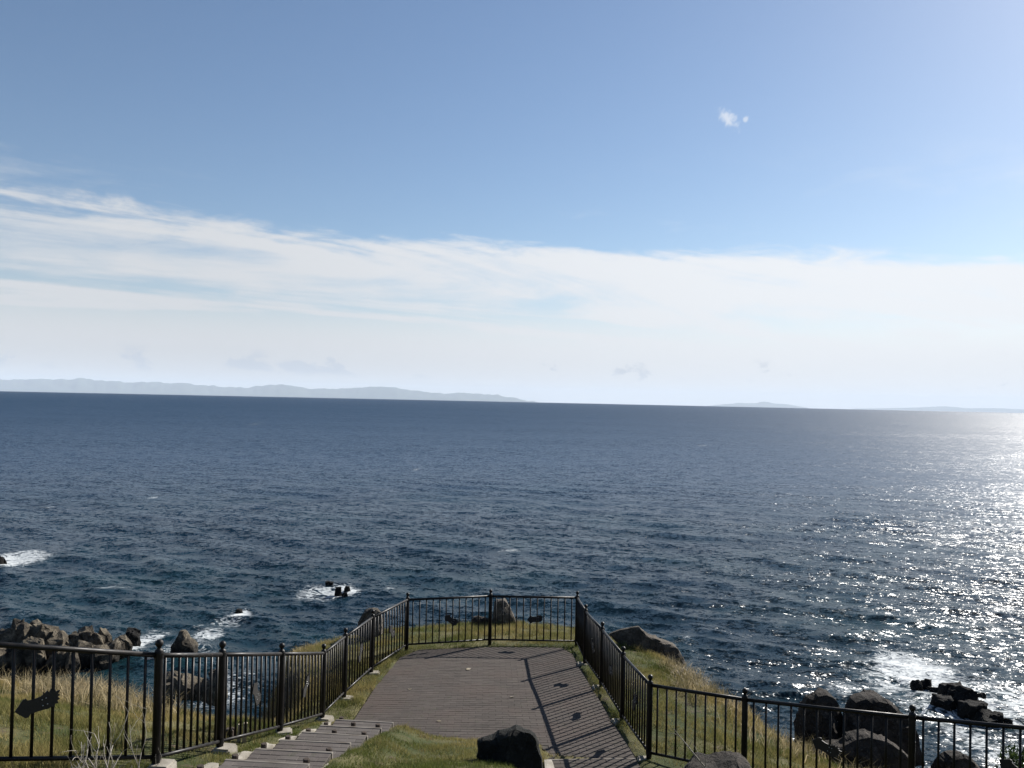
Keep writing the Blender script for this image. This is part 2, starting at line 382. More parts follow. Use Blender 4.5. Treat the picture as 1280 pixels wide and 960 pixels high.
# ------------------------------------------------------------------ fence posts (plan positions from their feet)
def post_at(px_foot, py_foot, Y=None):
    return on_plat(px_foot, py_foot) if Y is None else at(px_foot, py_foot, Y)
posts = []
posts.append(Vector((-4.61, 6.48, H - 2.98)))
posts.append(at(194.5, 962, 7.75))
posts.append(at(274.4, 940, 9.1))
posts.append(at(349.7, 919, 10.9))
for p in ((402.5, 901.5), (429.8, 873.8), (464, 842), (508, 812.5), (612, 806), (720.5, 808), (731, 831), (751.5, 860.5), (777.5, 903), (811, 951)):
    posts.append(on_plat(*p))
posts.append(Vector((3.09, 10.85, H - 4.84)))
posts.append(Vector((4.69, 9.70, H - 4.60)))
posts.append(Vector((6.30, 8.55, H - 4.33)))
bars_n = [12, 9, 12, 12, 9, 10, 12, 12, 12, 10, 11, 12, 11, 9, 12, 12]

# ------------------------------------------------------------------ terrain
STEP_RISE, STEP_RUN = 0.2275, 0.81
STEP0 = Vector((-2.07, 12.45))                 # middle of the lowest nosing
STEP_DIR = Vector((-0.22, -3.25)).normalized()  # plan direction going up the steps
ctrl = [(p.x, p.y, p.z) for p in posts]
for X in (-2.0, -0.5, 1.0): 
    for Y in (12.6, 14.5, 16.5, 17.8): ctrl.append((X, Y, plat_z(Y)))
def stair_z(Y): return PZ0 + 0.02 + 0.28 * max(0, 12.35 - Y)
for Y in (11, 9.5, 8, 6.5): ctrl += [(-2.2, Y, H - 4.98 + 0.28 * (12.45 - Y)), (0.2, Y, H - 4.98 + 0.28 * (12.3 - Y)), (1.2, Y, H - 4.98 + 0.25 * (11.7 - Y))]
ctrl += [(0, 0, H - 1.65), (-3, 2, H - 1.8), (3, 2, H - 2.0), (-7, 3, H - 1.6), (7, 3, H - 2.8), (0, -8, H - 1.0), (-12, -5, H - 0.5), (12, -6, H - 1.5),
         (-6, 9.5, H - 3.55), (-7.5, 13, H - 4.75), (-4.7, 11.5, H - 4.45), (-4.3, 12.6, H - 4.85), (-11, 10, H - 3.9), (-12, 14, H - 5.1), (-16, 8, H - 3.6),
         (-3.6, 14.5, H - 5.2), (-4.1, 17.5, H - 5.35), (-2.5, 20, H - 5.55), (0, 21.2, H - 5.62), (2, 20, H - 5.5), (3.3, 18, H - 5.45), (3.6, 15, H - 5.25), (2.8, 13, H - 5.05),
         (4.5, 12.5, H - 5.35), (5.4, 13.2, H - 5.7), (5.6, 11, H - 5.2), (6.3, 9.6, H - 4.9), (8, 6.5, H - 4.2), (12, 0, H - 3)]
ctrl = np.array(ctrl)
def tps_fit(c, lam=0.02):
    n = len(c); d2 = ((c[:, None, :2] - c[None, :, :2]) ** 2).sum(-1)
    K = np.where(d2 > 0, 0.5 * d2 * np.log(np.maximum(d2, 1e-12)), 0) + lam * np.eye(n)
    Pm = np.c_[np.ones(n), c[:, :2]]; A = np.block([[K, Pm], [Pm.T, np.zeros((3, 3))]])
    return np.linalg.solve(A, np.r_[c[:, 2], 0, 0, 0])
tw = tps_fit(ctrl)
def tps(x, y):
    x = np.asarray(x, float); y = np.asarray(y, float); out = tw[-3] + tw[-2] * x + tw[-1] * y
    for i, c in enumerate(ctrl):
        d2 = (x - c[0]) ** 2 + (y - c[1]) ** 2; out = out + tw[i] * 0.5 * d2 * np.log(np.maximum(d2, 1e-9))
    return out
coast = np.array([(-60, 9), (-20, 13.5), (-13, 15.2), (-9, 15.2), (-6.8, 14.4), (-5.2, 13.2), (-4.15, 12.7), (-3.55, 13.2), (-3.55, 14.8), (-4.25, 16.6), (-4.45, 17.8),
                  (-4.0, 19.2), (-2.9, 20.4), (-1.2, 21.4), (0.2, 21.8), (1.5, 21.3), (2.5, 20.2), (3.4, 18.6), (3.9, 17), (4.25, 15.2), (4.7, 13.9), (5.5, 14.3), (6.0, 13.4),
                  (5.95, 11.6), (6.15, 10.2), (6.9, 8.9), (9.5, 5), (15, -1), (60, -14), (60, -60), (-60, -60)], float)
def coast_sd(x, y):
    """signed distance to the shore edge: positive outside the land"""
    x = np.asarray(x, float); y = np.asarray(y, float)
    best = np.full(x.shape, 1e9); inside = np.zeros(x.shape, bool)
    n = len(coast)
    for i in range(n):
        a = coast[i]; c = coast[(i + 1) % n]; e = c - a
        tt = np.clip(((x - a[0]) * e[0] + (y - a[1]) * e[1]) / (e @ e), 0, 1)
        best = np.minimum(best, np.hypot(x - a[0] - tt * e[0], y - a[1] - tt * e[1]))
        cond = ((a[1] <= y) & (c[1] > y)) | ((c[1] <= y) & (a[1] > y))
        xi = a[0] + (y - a[1]) * e[0] / (e[1] if e[1] != 0 else 1e-9)
        inside ^= cond & (x < xi)
    return np.where(inside, -best, best)
def ground_z(x, y):
    x = np.asarray(x, float); y = np.asarray(y, float)
    far = np.maximum(0, np.maximum(np.abs(x) - 16, -y - 10))
    xc = np.clip(x, -18, 18); yc = np.clip(y, -12, 24)
    zl = tps(xc, yc)
    s = coast_sd(x, y) + fbm(x * 0.9, y * 0.9, 3) * 0.55
    zl = zl + fbm(x * 0.7, y * 0.7, 4) * 0.10 * sstep(np.abs(x - 0.0) * 0 + np.minimum(1, np.abs(s)), 0, 1)
    drop = np.where(s > 0, 1.5 * s + 0.6 * np.minimum(s, 1.0), 0) + 0.14 * np.log1p(np.exp(np.clip((s + 0.1) / 0.14, -30, 30)))
    z = zl - drop + np.where(s > 0, np.minimum(s, 2) * 1.3 * fbm(x * 0.8, y * 0.8, 5), 0)
    return np.maximum(z, -4 + 2 * fbm(x * 0.2, y * 0.2, 3))
def axis(lo, hi, a, c, fine, coarse):
    xs = list(np.arange(a, c, fine)); s = fine; p = a
    left = []
    while p > lo: s = min(coarse, s * 1.12); p -= s; left.append(p)
    s = fine; p = xs[-1]; right = []
    while p < hi: s = min(coarse, s * 1.12); p += s; right.append(p)
    return np.array(left[::-1] + xs + right)
gx = axis(-58, 58, -9, 8, 0.10, 2.0); gy = axis(-40, 46, 6, 23, 0.10, 2.0)
GX, GY = np.meshgrid(gx, gy, indexing='ij'); GZ = ground_z(GX, GY)
# stairs and paving are cut in: keep the soil just under them
def in_poly(x, y, poly):
    x = np.asarray(x, float); y = np.asarray(y, float); ins = np.zeros(x.shape, bool); n = len(poly)
    for i in range(n):
        a = poly[i]; c = poly[(i + 1) % n]
        cond = ((a[1] <= y) & (c[1] > y)) | ((c[1] <= y) & (a[1] > y))
        ins ^= cond & (x < a[0] + (y - a[1]) * (c[0] - a[0]) / ((c[1] - a[1]) or 1e-9))
    return ins
PLAT = [tuple(on_plat(*p).xy) for p in ((437, 908), (470, 858), (500, 822), (524, 812), (610, 809), (702, 809.5), (716, 818), (738, 857), (768, 905), (797, 950), (688, 945), (672, 930), (600, 926), (545, 921), (498, 917))]
def poly_sd(x, y, poly):
    best = np.full(np.shape(x), 1e9); n = len(poly)
    for i in range(n):
        a = np.array(poly[i]); c = np.array(poly[(i + 1) % n]); e = c - a
        tt = np.clip(((x - a[0]) * e[0] + (y - a[1]) * e[1]) / (e @ e), 0, 1)
        best = np.minimum(best, np.hypot(x - a[0] - tt * e[0], y - a[1] - tt * e[1]))
    return np.where(in_poly(x, y, poly), -best, best)
STEPW = 0.86
def stair_uv(x, y, S0, D):
    """along / across coordinates of a flight"""
    rx = x - S0[0]; ry = y - S0[1]
    return rx * D[0] + ry * D[1], rx * -D[1] + ry * D[0]
R_S0 = (on_plat(688, 945).xy + on_plat(795, 958).xy) / 2
R_DIR = Vector((0.10, -1.0)).normalized(); R_W = 1.18; R_RISE, R_RUN = 0.05, 0.80
NST_L, NST_R = 7, 3
def cutter(x, y, z):
    sd = poly_sd(x, y, PLAT)
    target = plat_z(y) - 0.03
    z = np.where(sd < 0, target - 0.03, z + (np.minimum(z, target + 0.05) - z) * (1 - sstep(sd, 0.0, 0.35)))
    for S0, D, W_, ri, ru, ns in ((STEP0, STEP_DIR, STEPW, STEP_RISE, STEP_RUN, NST_L), (R_S0, R_DIR, R_W, R_RISE, R_RUN, NST_R)):
        al, ac = stair_uv(x, y, S0, D)
        zz = plat_z(S0[1]) + np.clip(np.floor(al / ru) + 1, 0, ns) * ri - 0.06
        ramp = plat_z(S0[1]) + np.clip(al / ru + 0.72, 0, ns) * ri + 0.0
        inside = (np.abs(ac) < W_ / 2 + 0.02) & (al > -0.05) & (al < ns * ru)
        near = (np.abs(ac) < W_ / 2 + 0.35) & (al > -0.3) & (al < ns * ru)
        wt = (1 - sstep(np.abs(ac) - W_ / 2, 0.12, 0.75)) * sstep(al, -0.35, 0.05) * (1 - sstep(al, ns * ru - .2, ns * ru + .5)) * sstep(sd, 0.0, 0.2)
        z = z + (ramp - z) * wt
        z = np.where(inside & (sd > -0.02), np.minimum(zz, z), z)
    return z
GZ = cutter(GX, GY, GZ)
nxg, nyg = GX.shape
idx = np.arange(nxg * nyg).reshape(nxg, nyg)
Fq = np.stack([idx[:-1, :-1], idx[1:, :-1], idx[1:, 1:], idx[:-1, 1:]], -1).reshape(-1, 4)
gme = np_mesh('ground', np.stack([GX, GY, GZ], -1).reshape(-1, 3), Fq, 4)
gme.polygons.foreach_set('use_smooth', [True] * len(gme.polygons))
tag(link('ground', gme, GROUND), 'grassy headland with rocky cliffs falling to the sea', kind='structure')
def gz(x, y):
    """height of the built ground (bilinear on the grid)"""
    x = np.atleast_1d(np.asarray(x, float)); y = np.atleast_1d(np.asarray(y, float))
    i = np.clip(np.searchsorted(gx, x) - 1, 0, nxg - 2); j = np.clip(np.searchsorted(gy, y) - 1, 0, nyg - 2)
    fx = np.clip((x - gx[i]) / (gx[i + 1] - gx[i]), 0, 1); fy = np.clip((y - gy[j]) / (gy[j + 1] - gy[j]), 0, 1)
    return GZ[i, j] * (1 - fx) * (1 - fy) + GZ[i + 1, j] * fx * (1 - fy) + GZ[i, j + 1] * (1 - fx) * fy + GZ[i + 1, j + 1] * fx * fy

# ------------------------------------------------------------------ sea: one sheet, curved like the earth
RE = 7.4e6
fine_a = np.linspace(R(-37), R(37), 760)
coarse_a = np.linspace(R(37), R(323), 90)[1:-1]
ang = np.concatenate([fine_a, coarse_a])
na = len(ang)
rr = [12.0]
while rr[-1] < 26000:
    r_ = rr[-1]; rr.append(r_ + max(0.26, min(r_ * 0.02, (r_ * r_ / H) * 0.0013)))
rr = np.array(rr); nr = len(rr)
SA, SR = np.meshgrid(ang, rr, indexing='ij')
SX = np.sin(SA) * SR; SY = np.cos(SA) * SR
dr = np.gradient(rr)[None, :] * np.ones_like(SX)
res = np.maximum(dr, np.where(np.abs(SA) < R(37.01), SR * R(74) / 760, SR * 0.06))
SZ = np.zeros_like(SX); hx = np.zeros_like(SX); hy = np.zeros_like(SX)
wd = R(256)   # the swell runs towards the shore
for k in range(54):
    lam = 1.1 * (11 / 1.1) ** (k / 53.0) * rng.uniform(0.92, 1.08)
    th = wd + rng.normal(0, 0.42)
    amp = lam * 0.0080 * (1.0 if lam < 3.5 else 0.55)
    kx, ky = math.cos(th) * 2 * math.pi / lam, math.sin(th) * 2 * math.pi / lam
    ph = kx * SX + ky * SY + rng.uniform(0, 6.28)
    wgt = sstep(lam / res, 2.5, 5.0)
    SZ += amp * wgt * np.sin(ph); q = 0.8 * amp * wgt * np.cos(ph)
    hx += q * math.cos(th); hy += q * math.sin(th)
SZ *= 0.75 + 0.8 * fbm(SX * 0.02, SY * 0.03, 3)
foam_spots = []   # filled below: (x, y, rx, ry, angle, strength)
def spot(px, py, wpx, dpx, s):
    p = on_sea(px, py); w_ = wpx * p.y / F; dn = on_sea(px, py + dpx / 2).y; up = on_sea(px, py - dpx / 2).y
    foam_spots.append((p.x, p.y, w_ / 2, (up - dn) / 2, s))
for s_ in ((22, 698, 62, 20, .95), (2, 702, 26, 22, 1.0), (128, 735, 26, 5, .55), (152, 737, 26, 4, .4), (403, 740, 66, 22, .55), (428, 740, 34, 16, .85), (300, 766, 20, 10, .8), (287, 776, 50, 16, .42), (172, 802, 34, 34, .75),
           (250, 795, 44, 16, .6), (232, 812, 60, 20, .6), (487, 737, 14, 5, .7), (245, 782, 14, 8, .5), (285, 862, 90, 46, .42), (1140, 838, 96, 42, 1.0), (1172, 852, 90, 40, .95), (1128, 856, 110, 60, .5), (1225, 880, 120, 70, .62), (1180, 895, 90, 40, .5),
           (1268, 870, 60, 50, .6), (1230, 930, 110, 70, .45), (190, 622, 14, 4, .5), (60, 634, 12, 3, .5), (520, 587, 10, 3, .5), (318, 530, 8, 2, .5), (1060, 860, 80, 40, .35), (860, 800, 20, 10, .45)): spot(*s_)
foam = np.zeros_like(SX)
wx = SX + 2.2 * fbm(SX * 0.35, SY * 0.35, 4); wy = SY + 3.0 * fbm(SX * 0.35 + 50, SY * 0.25, 4)
for (fx_, fy_, rx_, ry_, s_) in foam_spots:
    q = ((wx - fx_) / rx_) ** 2 + ((wy - fy_) / ry_) ** 2
    foam = np.maximum(foam, s_ * np.exp(-q * 0.9))
# scattered little whitecaps, only on a few crests
wc = fbm(SX * 0.06, SY * 0.20, 3) ; foam = np.maximum(foam, 0.42 * sstep(wc, 0.32, 0.345) * sstep(SR, 60, 120) * (1 - sstep(SR, 1500, 2500)))
V = np.stack([SX + hx, SY + hy, SZ - SR ** 2 / (2 * RE)], -1).reshape(-1, 3)
idx = np.arange(na * nr).reshape(na, nr); nxt = np.roll(idx, -1, axis=0)
Fq = np.stack([idx[:, :-1], nxt[:, :-1], nxt[:, 1:], idx[:, 1:]], -1)[:, :, ::-1].reshape(-1, 4)
Fq = Fq[:, ::-1] if True else Fq
sme = np_mesh('sea', V, Fq, 4)
sme.polygons.foreach_set('use_smooth', [True] * len(sme.polygons))
att = sme.attributes.new('foam', 'FLOAT', 'POINT'); att.data.foreach_set('value', foam.ravel().astype(np.float32))
if sme.polygons[len(sme.polygons) // 2].normal.z < 0: sme.flip_normals()
tag(link('sea', sme, SEA), 'dark blue choppy sea reaching the horizon', kind='structure')

# ------------------------------------------------------------------ far hills
def hills(name, pts, dist, depth, m, label):
    """a range of hills whose crest is given by sight lines at one distance"""
    xs = np.array([p[0] for p in pts], float); ys = np.array([p[1] for p in pts], float)
    n = max(30, int((xs[-1] - xs[0]) / 2.2)); px = np.linspace(xs[0], xs[-1], n); py = np.interp(px, xs, ys)
    py = py - np.clip(507 - py, 0, 3) * 0.35 * fbm(px * 0.09, px * 0 + dist * 1e-3, 5) * 4.5
    mrows = 15; V = []; 
    for i in range(n):
        r = ray(px[i], py[i]); X = r.x * dist; hz = max(H + r.z * dist, -dist ** 2 / (2 * RE) - 30)
        base = -dist ** 2 / (2 * RE) - 30
        for j in range(mrows):
            t_ = j / (mrows - 1) * 2 - 1
            prof = (1 - abs(t_)) ** 0.9
            k = 1 + (0.9 * float(fbm(np.array(i * 0.13), np.array(j * 0.6 + dist), 4)) if 0 < abs(t_) < 1 else 0)
            prof = min(prof * k, 0.985) if t_ != 0 else 1.0
            sc_ = (dist + t_ * depth) / dist
            V.append((X * sc_, dist + t_ * depth, base + (hz - base) * prof))
    id_ = np.arange(n * mrows).reshape(n, mrows)
    Fq = np.stack([id_[:-1, :-1], id_[1:, :-1], id_[1:, 1:], id_[:-1, 1:]], -1).reshape(-1, 4)
    me = np_mesh(name, np.array(V), Fq, 4); me.polygons.foreach_set('use_smooth', [True] * len(me.polygons))
    return tag(link(name, me, m), label, kind='structure')
HILL1 = m_hill('wooded_hill', (0.025, 0.038, 0.026), (0.045, 0.058, 0.034))
hills('peninsula_hills', [(-260, 479.6), (-180, 471.6), (-90, 475.6), (0, 475.1), (50, 473.1), (110, 473.6), (160, 477.6), (215, 479.1), (255, 481.6), (290, 484.6), (330, 482.1), (352, 480.6), (390, 485.6), (420, 485.1), (455, 484.1), (490, 483.6), (520, 488.6), (545, 491.6), (575, 490.1), (600, 492.1), (630, 495.6), (655, 499.6), (682, 504.1)],
      70000, 6000, HILL1, 'long low blue hills on the horizon')
hills('island_hill', [(868, 510.3), (890, 506.8), (915, 503.8), (940, 502.3), (960, 502.8), (985, 505.3), (1012, 510.3)], 84000, 4000, HILL1, 'small faint hazy island hill on the horizon')
hills('coast_hills', [(1040, 514.2), (1070, 510.7), (1110, 510.2), (1150, 509.2), (1180, 507.7), (1210, 510.2), (1250, 510.2), (1290, 512.2), (1350, 511.2), (1420, 517.2)], 84000, 4000, HILL1, 'faint hazy hills on the horizon under the sun')

# ------------------------------------------------------------------ paving
def box_mesh(name, sx, sy, sz, bev=0.0):
    bm = bmesh.new(); bmesh.ops.create_cube(bm, size=1.0)
    for v_ in bm.verts: v_.co = Vector((v_.co.x * sx, v_.co.y * sy, v_.co.z * sz))
    if bev: bmesh.ops.bevel(bm, geom=[e for e in bm.edges if all(v_.co.z > 0 for v_ in e.verts)], offset=bev, segments=1, affect='EDGES')
    me = bpy.data.meshes.new(name); bm.to_mesh(me); bm.free(); return me
slabv = [(x, y, plat_z(y) - 0.0055) for x, y in PLAT]
pv = mesh_obj('paved_platform', slabv, [list(range(len(slabv)))[::-1]], MORTAR)
if pv.data.polygons[0].normal.z < 0: pv.data.flip_normals()
tag(pv, 'lookout platform paved with purple grey bricks inside the fence', kind='structure')
BL, BW = 0.215, 0.105
bme = box_mesh('brick', BL - 0.0028, BW - 0.005, 0.05, 0.002)
bme.materials.append(BRICK)
ROT = R(1.5); slope = math.atan(-PSL)
spots = []
j = 0
for row in np.arange(11.3, 18.4, BW):
    for k, cxp in enumerate(np.arange(-3.2, 2.6, BL)):
        x = cxp + (BL / 2 if j % 2 else 0); y = row
        xr = x * math.cos(ROT) - (y - 15) * math.sin(ROT); yr = 15 + x * math.sin(ROT) + (y - 15) * math.cos(ROT)
        spots.append((xr, yr))
    j += 1
spots = np.array(spots); sd = poly_sd(spots[:, 0], spots[:, 1], PLAT)
spots = spots[sd < 0.10]; spots = spots[np.argsort(np.hypot(spots[:, 0], spots[:, 1]))]
restV, restF, restR = [], [], []
def clipped(me, Mx):
    """a border brick sawn along the edge of the platform"""
    bm = bmesh.new(); bm.from_mesh(me); bm.transform(Mx)
    n = len(PLAT)
    for i in range(n):
        a = Vector((*PLAT[i], 0)); c = Vector((*PLAT[(i + 1) % n], 0)); e = c - a
        q = Mx.translation.copy(); q.z = 0; tt = max(0, min(1, (q - a).dot(e) / e.length_squared))
        if (q - a - e * tt).length > 0.14: continue
        nrm = Vector((e.y, -e.x, 0)).normalized()
        if in_poly(a.x + e.x / 2 + nrm.x * .01, a.y + e.y / 2 + nrm.y * .01, PLAT): nrm = -nrm
        g = bm.verts[:] + bm.edges[:] + bm.faces[:]
        if not g: break
        r = bmesh.ops.bisect_plane(bm, geom=g, plane_co=a, plane_no=nrm, clear_outer=True)
        ed = [x for x in r['geom_cut'] if isinstance(x, bmesh.types.BMEdge)]
        if ed:
            try: bmesh.ops.contextual_create(bm, geom=ed)
            except Exception: pass
    if len(bm.faces) < 4: bm.free(); return None
    bm.transform(Mx.inverted()); out = bpy.data.meshes.new('brick'); bm.to_mesh(out); bm.free(); out.materials.append(BRICK); return out
cnt = 0
bverts = np.array([v_.co[:] for v_ in bme.vertices]); bfaces = [list(p.vertices) for p in bme.polygons]
for i, (x, y) in enumerate(spots):
    dz_ = random.uniform(-0.0012, 0.0012) + 0.008 * float(fbm(np.array(x * 0.8), np.array(y * 0.8), 3))
    Mx = Matrix.Translation((x, y, plat_z(y) - 0.025 + dz_)) @ Euler((slope + random.uniform(-.006, .006), random.uniform(-.003, .003), ROT + random.uniform(-.008, .008))).to_matrix().to_4x4()
    me_ = bme
    if poly_sd(np.array(x), np.array(y), PLAT) > -0.125:
        me_ = clipped(bme, Mx)
        if me_ is None: continue
    if cnt < 300:
        cnt += 1
        o = bpy.data.objects.new('brick', me_); col.objects.link(o); o.matrix_world = Mx; o.parent = pv
    else:
        M3 = np.array(Mx.to_3x3()); t3 = np.array(Mx.translation); off_ = sum(len(q) for q in restR[-1:]) + (restO if restR else 0)
        bv = np.array([v_.co[:] for v_ in me_.vertices])
        restV.append(bv @ M3.T + t3); restF += [[q + off_ for q in p_.vertices] for p_ in me_.polygons]; restR.append(np.full(len(bv), random.random())); restO = off_
o = mesh_obj('brick_field', np.concatenate(restV), restF, BRICK, pv); o['kind'] = 'stuff'
at_ = o.data.attributes.new('rnd', 'FLOAT', 'POINT'); at_.data.foreach_set('value', np.concatenate(restR).astype(np.float32))

LITTER = m_concrete('dry_leaf', (0.20, 0.17, 0.12), (0.34, 0.30, 0.24))
for k, (px, py) in enumerate(((586, 837), (512, 862), (548, 902), (640, 872))):
    p = on_plat(px, py); bm = bmesh.new(); rl = random.Random(k)
    vv = [bm.verts.new((math.cos(a) * .045 * rl.uniform(.6, 1.1), math.sin(a) * .028 * rl.uniform(.6, 1.1), rl.uniform(.0, .018))) for a in np.linspace(0, 5.6, 7)]
    cc_ = bm.verts.new((0, 0, .004)); [bm.faces.new((vv[i], vv[(i + 1) % 7], cc_)) for i in range(7)]
    o = bm_obj('dry_leaf', bm, LITTER); o.location = (p.x, p.y, p.z + .006); o.rotation_euler = (0, 0, rl.uniform(0, 6)); o.scale = (1, 1, 1) if k else (1.6, 1.6, 1)
    tag(o, 'small curled dry leaf lying on the brick platform' if k else 'largest pale dry leaf lying on the middle of the brick platform', 'leaf', 'dry leaves on the bricks')
# ------------------------------------------------------------------ rocks
def rock_mesh(name, size, seed, sub=4, cuts=14, rough=0.10, jag=0.0, depth=(0.55, 0.95), lobes=3):
    """angular boulder: a few faceted blocks grown together, edges chipped"""
    rs = random.Random(seed); full = bmesh.new()
    for l in range(lobes):
        bm = bmesh.new(); k = 1.0 if l == 0 else rs.uniform(.5, .8)
        c_ = Vector((0, 0, 0)) if l == 0 else Vector((rs.uniform(-.55, .55), rs.uniform(-.55, .55), rs.uniform(-.55, .1)))
        for _ in range(18):
            n_ = Vector((rs.gauss(0, 1), rs.gauss(0, 1), rs.gauss(0, 1))).normalized()
            q = Vector([math.copysign(abs(x) ** 0.62, x) for x in n_]) * rs.uniform(.72, .98)
            bm.verts.new(c_ + q * k)
        r = bmesh.ops.convex_hull(bm, input=bm.verts[:])
        bmesh.ops.delete(bm, geom=[g for g in r['geom_interior'] if isinstance(g, bmesh.types.BMVert)], context='VERTS')
        bmesh.ops.subdivide_edges(bm, edges=bm.edges[:], cuts=3, use_grid_fill=True)
        o3 = Vector((rs.uniform(-50, 50), rs.uniform(-50, 50), rs.uniform(-50, 50)))
        for v_ in bm.verts:
            v_.co = v_.co + mnoise.noise_vector(v_.co * 2.3 + o3) * rough * .9 + mnoise.noise_vector(v_.co * 6 + o3) * rough * .45
        me_ = bpy.data.meshes.new('tmp'); bm.to_mesh(me_); bm.free(); full.from_mesh(me_); bpy.data.meshes.remove(me_)
    for v_ in full.verts: v_.co = Vector((v_.co.x * size[0], v_.co.y * size[1], v_.co.z * size[2]))
    bmesh.ops.recalc_face_normals(full, faces=full.faces)
    me = bpy.data.meshes.new(name); full.to_mesh(me); full.free()
    return me
def rock(name, loc, size, seed, m, label, group=None, rz=0.0, tilt=(0, 0), cat='rock', **kw):
    me = rock_mesh(name, size, seed, **kw); o = link(name, me, m); o.location = loc; o.rotation_euler = (tilt[0], tilt[1], rz)
    return tag(o, label, cat, group)
def profile_stone(name, pts, Y, thick, m, label, seed, cat='boulder', bottom=None):
    """a boulder whose sight outline is pts at distance Y; rounded and roughened in depth"""
    P3 = [at(px, py, Y) for px, py in pts]
    cx_ = sum(p.x for p in P3) / len(P3); cz_ = sum(p.z for p in P3) / len(P3)
    out = []
    n = len(P3)
    for i in range(n):                                # refine the outline
        a_, c_ = P3[i], P3[(i + 1) % n]
        for k in range(7):
            p = a_.lerp(c_, k / 7); out.append(p)
    bm = bmesh.new(); rings = []
    rs = random.Random(seed); o3 = Vector((seed * 3.1, seed, 0))
    prof = [(-1, .60), (-.99, .72), (-.92, .82), (-.78, .90), (-.55, .95), (-.26, .985), (0, 1.0), (.26, .985), (.55, .95), (.78, .90), (.92, .82), (.99, .72), (1, .60)]
    for t_, s_ in prof:
        ring = []
        for p in out:
            q = Vector((cx_ + (p.x - cx_) * s_, Y + t_ * thick / 2, cz_ + (p.z - cz_) * s_))
            sc_ = 0.55 / thick; w_ = mnoise.fractal(q * 2.2 * sc_ + o3, 0.9, 2.1, 3)
            dn = (mnoise.ridged_multi_fractal(q * 4.2 * sc_ + o3 + Vector((w_, w_, w_)) * .4, 0.9, 2.1, 5, 1.0, 2.0) - 1.0) * 0.055 * thick / 0.5
            q += Vector((q.x - cx_, (q.y - Y) * 1.5, q.z - cz_)).normalized() * dn * (0.4 if abs(t_) < .3 else 1)
            ring.append(bm.verts.new(q))
        rings.append(ring)
    N_ = len(out)
    for i in range(len(rings) - 1):
        for k in range(N_): bm.faces.new((rings[i][k], rings[i][(k + 1) % N_], rings[i + 1][(k + 1) % N_], rings[i + 1][k]))
    for ring, sgn in ((rings[0], -1), (rings[-1], 1)):
        c_ = sum((v_.co for v_ in ring), Vector()) / N_; cv = bm.verts.new(c_ + Vector((0, sgn * thick * 0.04, 0)))
        for k in range(N_): bm.faces.new((ring[k], ring[(k + 1) % N_], cv) if sgn > 0 else (ring[(k + 1) % N_], ring[k], cv))
    wx_ = (max(p.x for p in P3) - min(p.x for p in P3)) / 2; wz_ = (max(p.z for p in P3) - min(p.z for p in P3)) / 2
    for _ in range(11):                               # flat broken faces
        n_ = Vector((rs.gauss(0, .8), rs.choice((-1, -1, 1)) * rs.uniform(.4, 1.2), rs.uniform(-.15, 1.1))).normalized(); dd = rs.uniform(.55, .82)
        for v_ in bm.verts:
            q = Vector(((v_.co.x - cx_) / wx_, (v_.co.y - Y) / (thick / 2), (v_.co.z - cz_) / wz_)); h_ = q.dot(n_) - dd
            edge = 0.12 if abs(q.y) < .3 else (0.6 if abs(q.y) < .6 else 1.0)
            if h_ > 0: v_.co -= Vector((n_.x * wx_, n_.y * thick / 2, n_.z * wz_)) * h_ * edge
    bmesh.ops.recalc_face_normals(bm, faces=bm.faces)
    return tag(bm_obj(name, bm, m), label, cat)

# boulder on the grass wedge between the two flights of steps
by = 10.35
profile_stone('boulder', [(597, 958), (596.5, 940), (597, 926), (603, 923.5), (615, 921), (624, 915), (634, 913.5), (645, 908.5), (652, 912), (664, 913), (671, 918), (674, 930), (677, 945), (681, 1010), (640, 1018), (606, 1005)], by, 0.55, ROCKK,
              'squat black boulder on the grass wedge beside the brick platform', 5)
# brown rock in front of the right fence
profile_stone('rock', [(846, 1000), (852, 967), (864, 959), (880, 957), (896, 957), (908, 953), (920, 950), (931, 953), (939, 960), (945, 972), (952, 1002), (900, 1010)], 9.75, 0.8, ROCKB,
              'brown lumpy rock lying against the fence beside the bare twig', 9, 'rock')
# stones on the headland lawn
def g_at(px, py, Ylo=8, Yhi=40):
    """where the sight line meets the ground"""
    Ys = np.linspace(Ylo, Yhi, 500); r = ray(px, py)
    zz = gz(r.x * Ys, Ys); below = np.nonzero(H + r.z * Ys <= zz)[0]
    Y = Ys[below[0]] if len(below) else Yhi
    return at(px, py, Y)
Yb = 20.9
profile_stone('standing_stone', [(614, 779), (616.5, 769), (618, 754), (622, 750.5), (629, 749), (634, 752), (638, 760), (641, 767), (645, 776), (645, 782), (630, 784)], Yb, 0.5, ROCKT, 'tan upright stone on the seaward lawn behind the middle fence post', 14, 'stone')
profile_stone('flat_stone', [(590, 779), (592, 771), (597, 769.5), (603, 771.5), (612, 773), (614, 780), (600, 783)], 20.9, 0.4, ROCKB, 'small dark flat stone lying beside the upright stone', 15, 'stone')
profile_stone('boulder', [(445, 792), (447, 778), (453, 768), (459, 762), (466, 760), (473, 761), (477, 765), (478, 775), (478, 792), (462, 798)], 18.9, 0.62, ROCKT, 'tan rounded boulder on the lawn outside the left fence', 16)
profile_stone('long_boulder', [(757, 790), (764, 788), (776, 785), (788, 783), (798, 782.5), (804, 788), (812, 794), (820, 797), (829, 801), (838, 803), (845, 808), (850, 815), (858, 829), (852, 839), (828, 837), (800, 819), (770, 802)], 18.7, 0.55, ROCKT, 'long grey boulder with a lit crest on the lawn outside the right fence', 17)
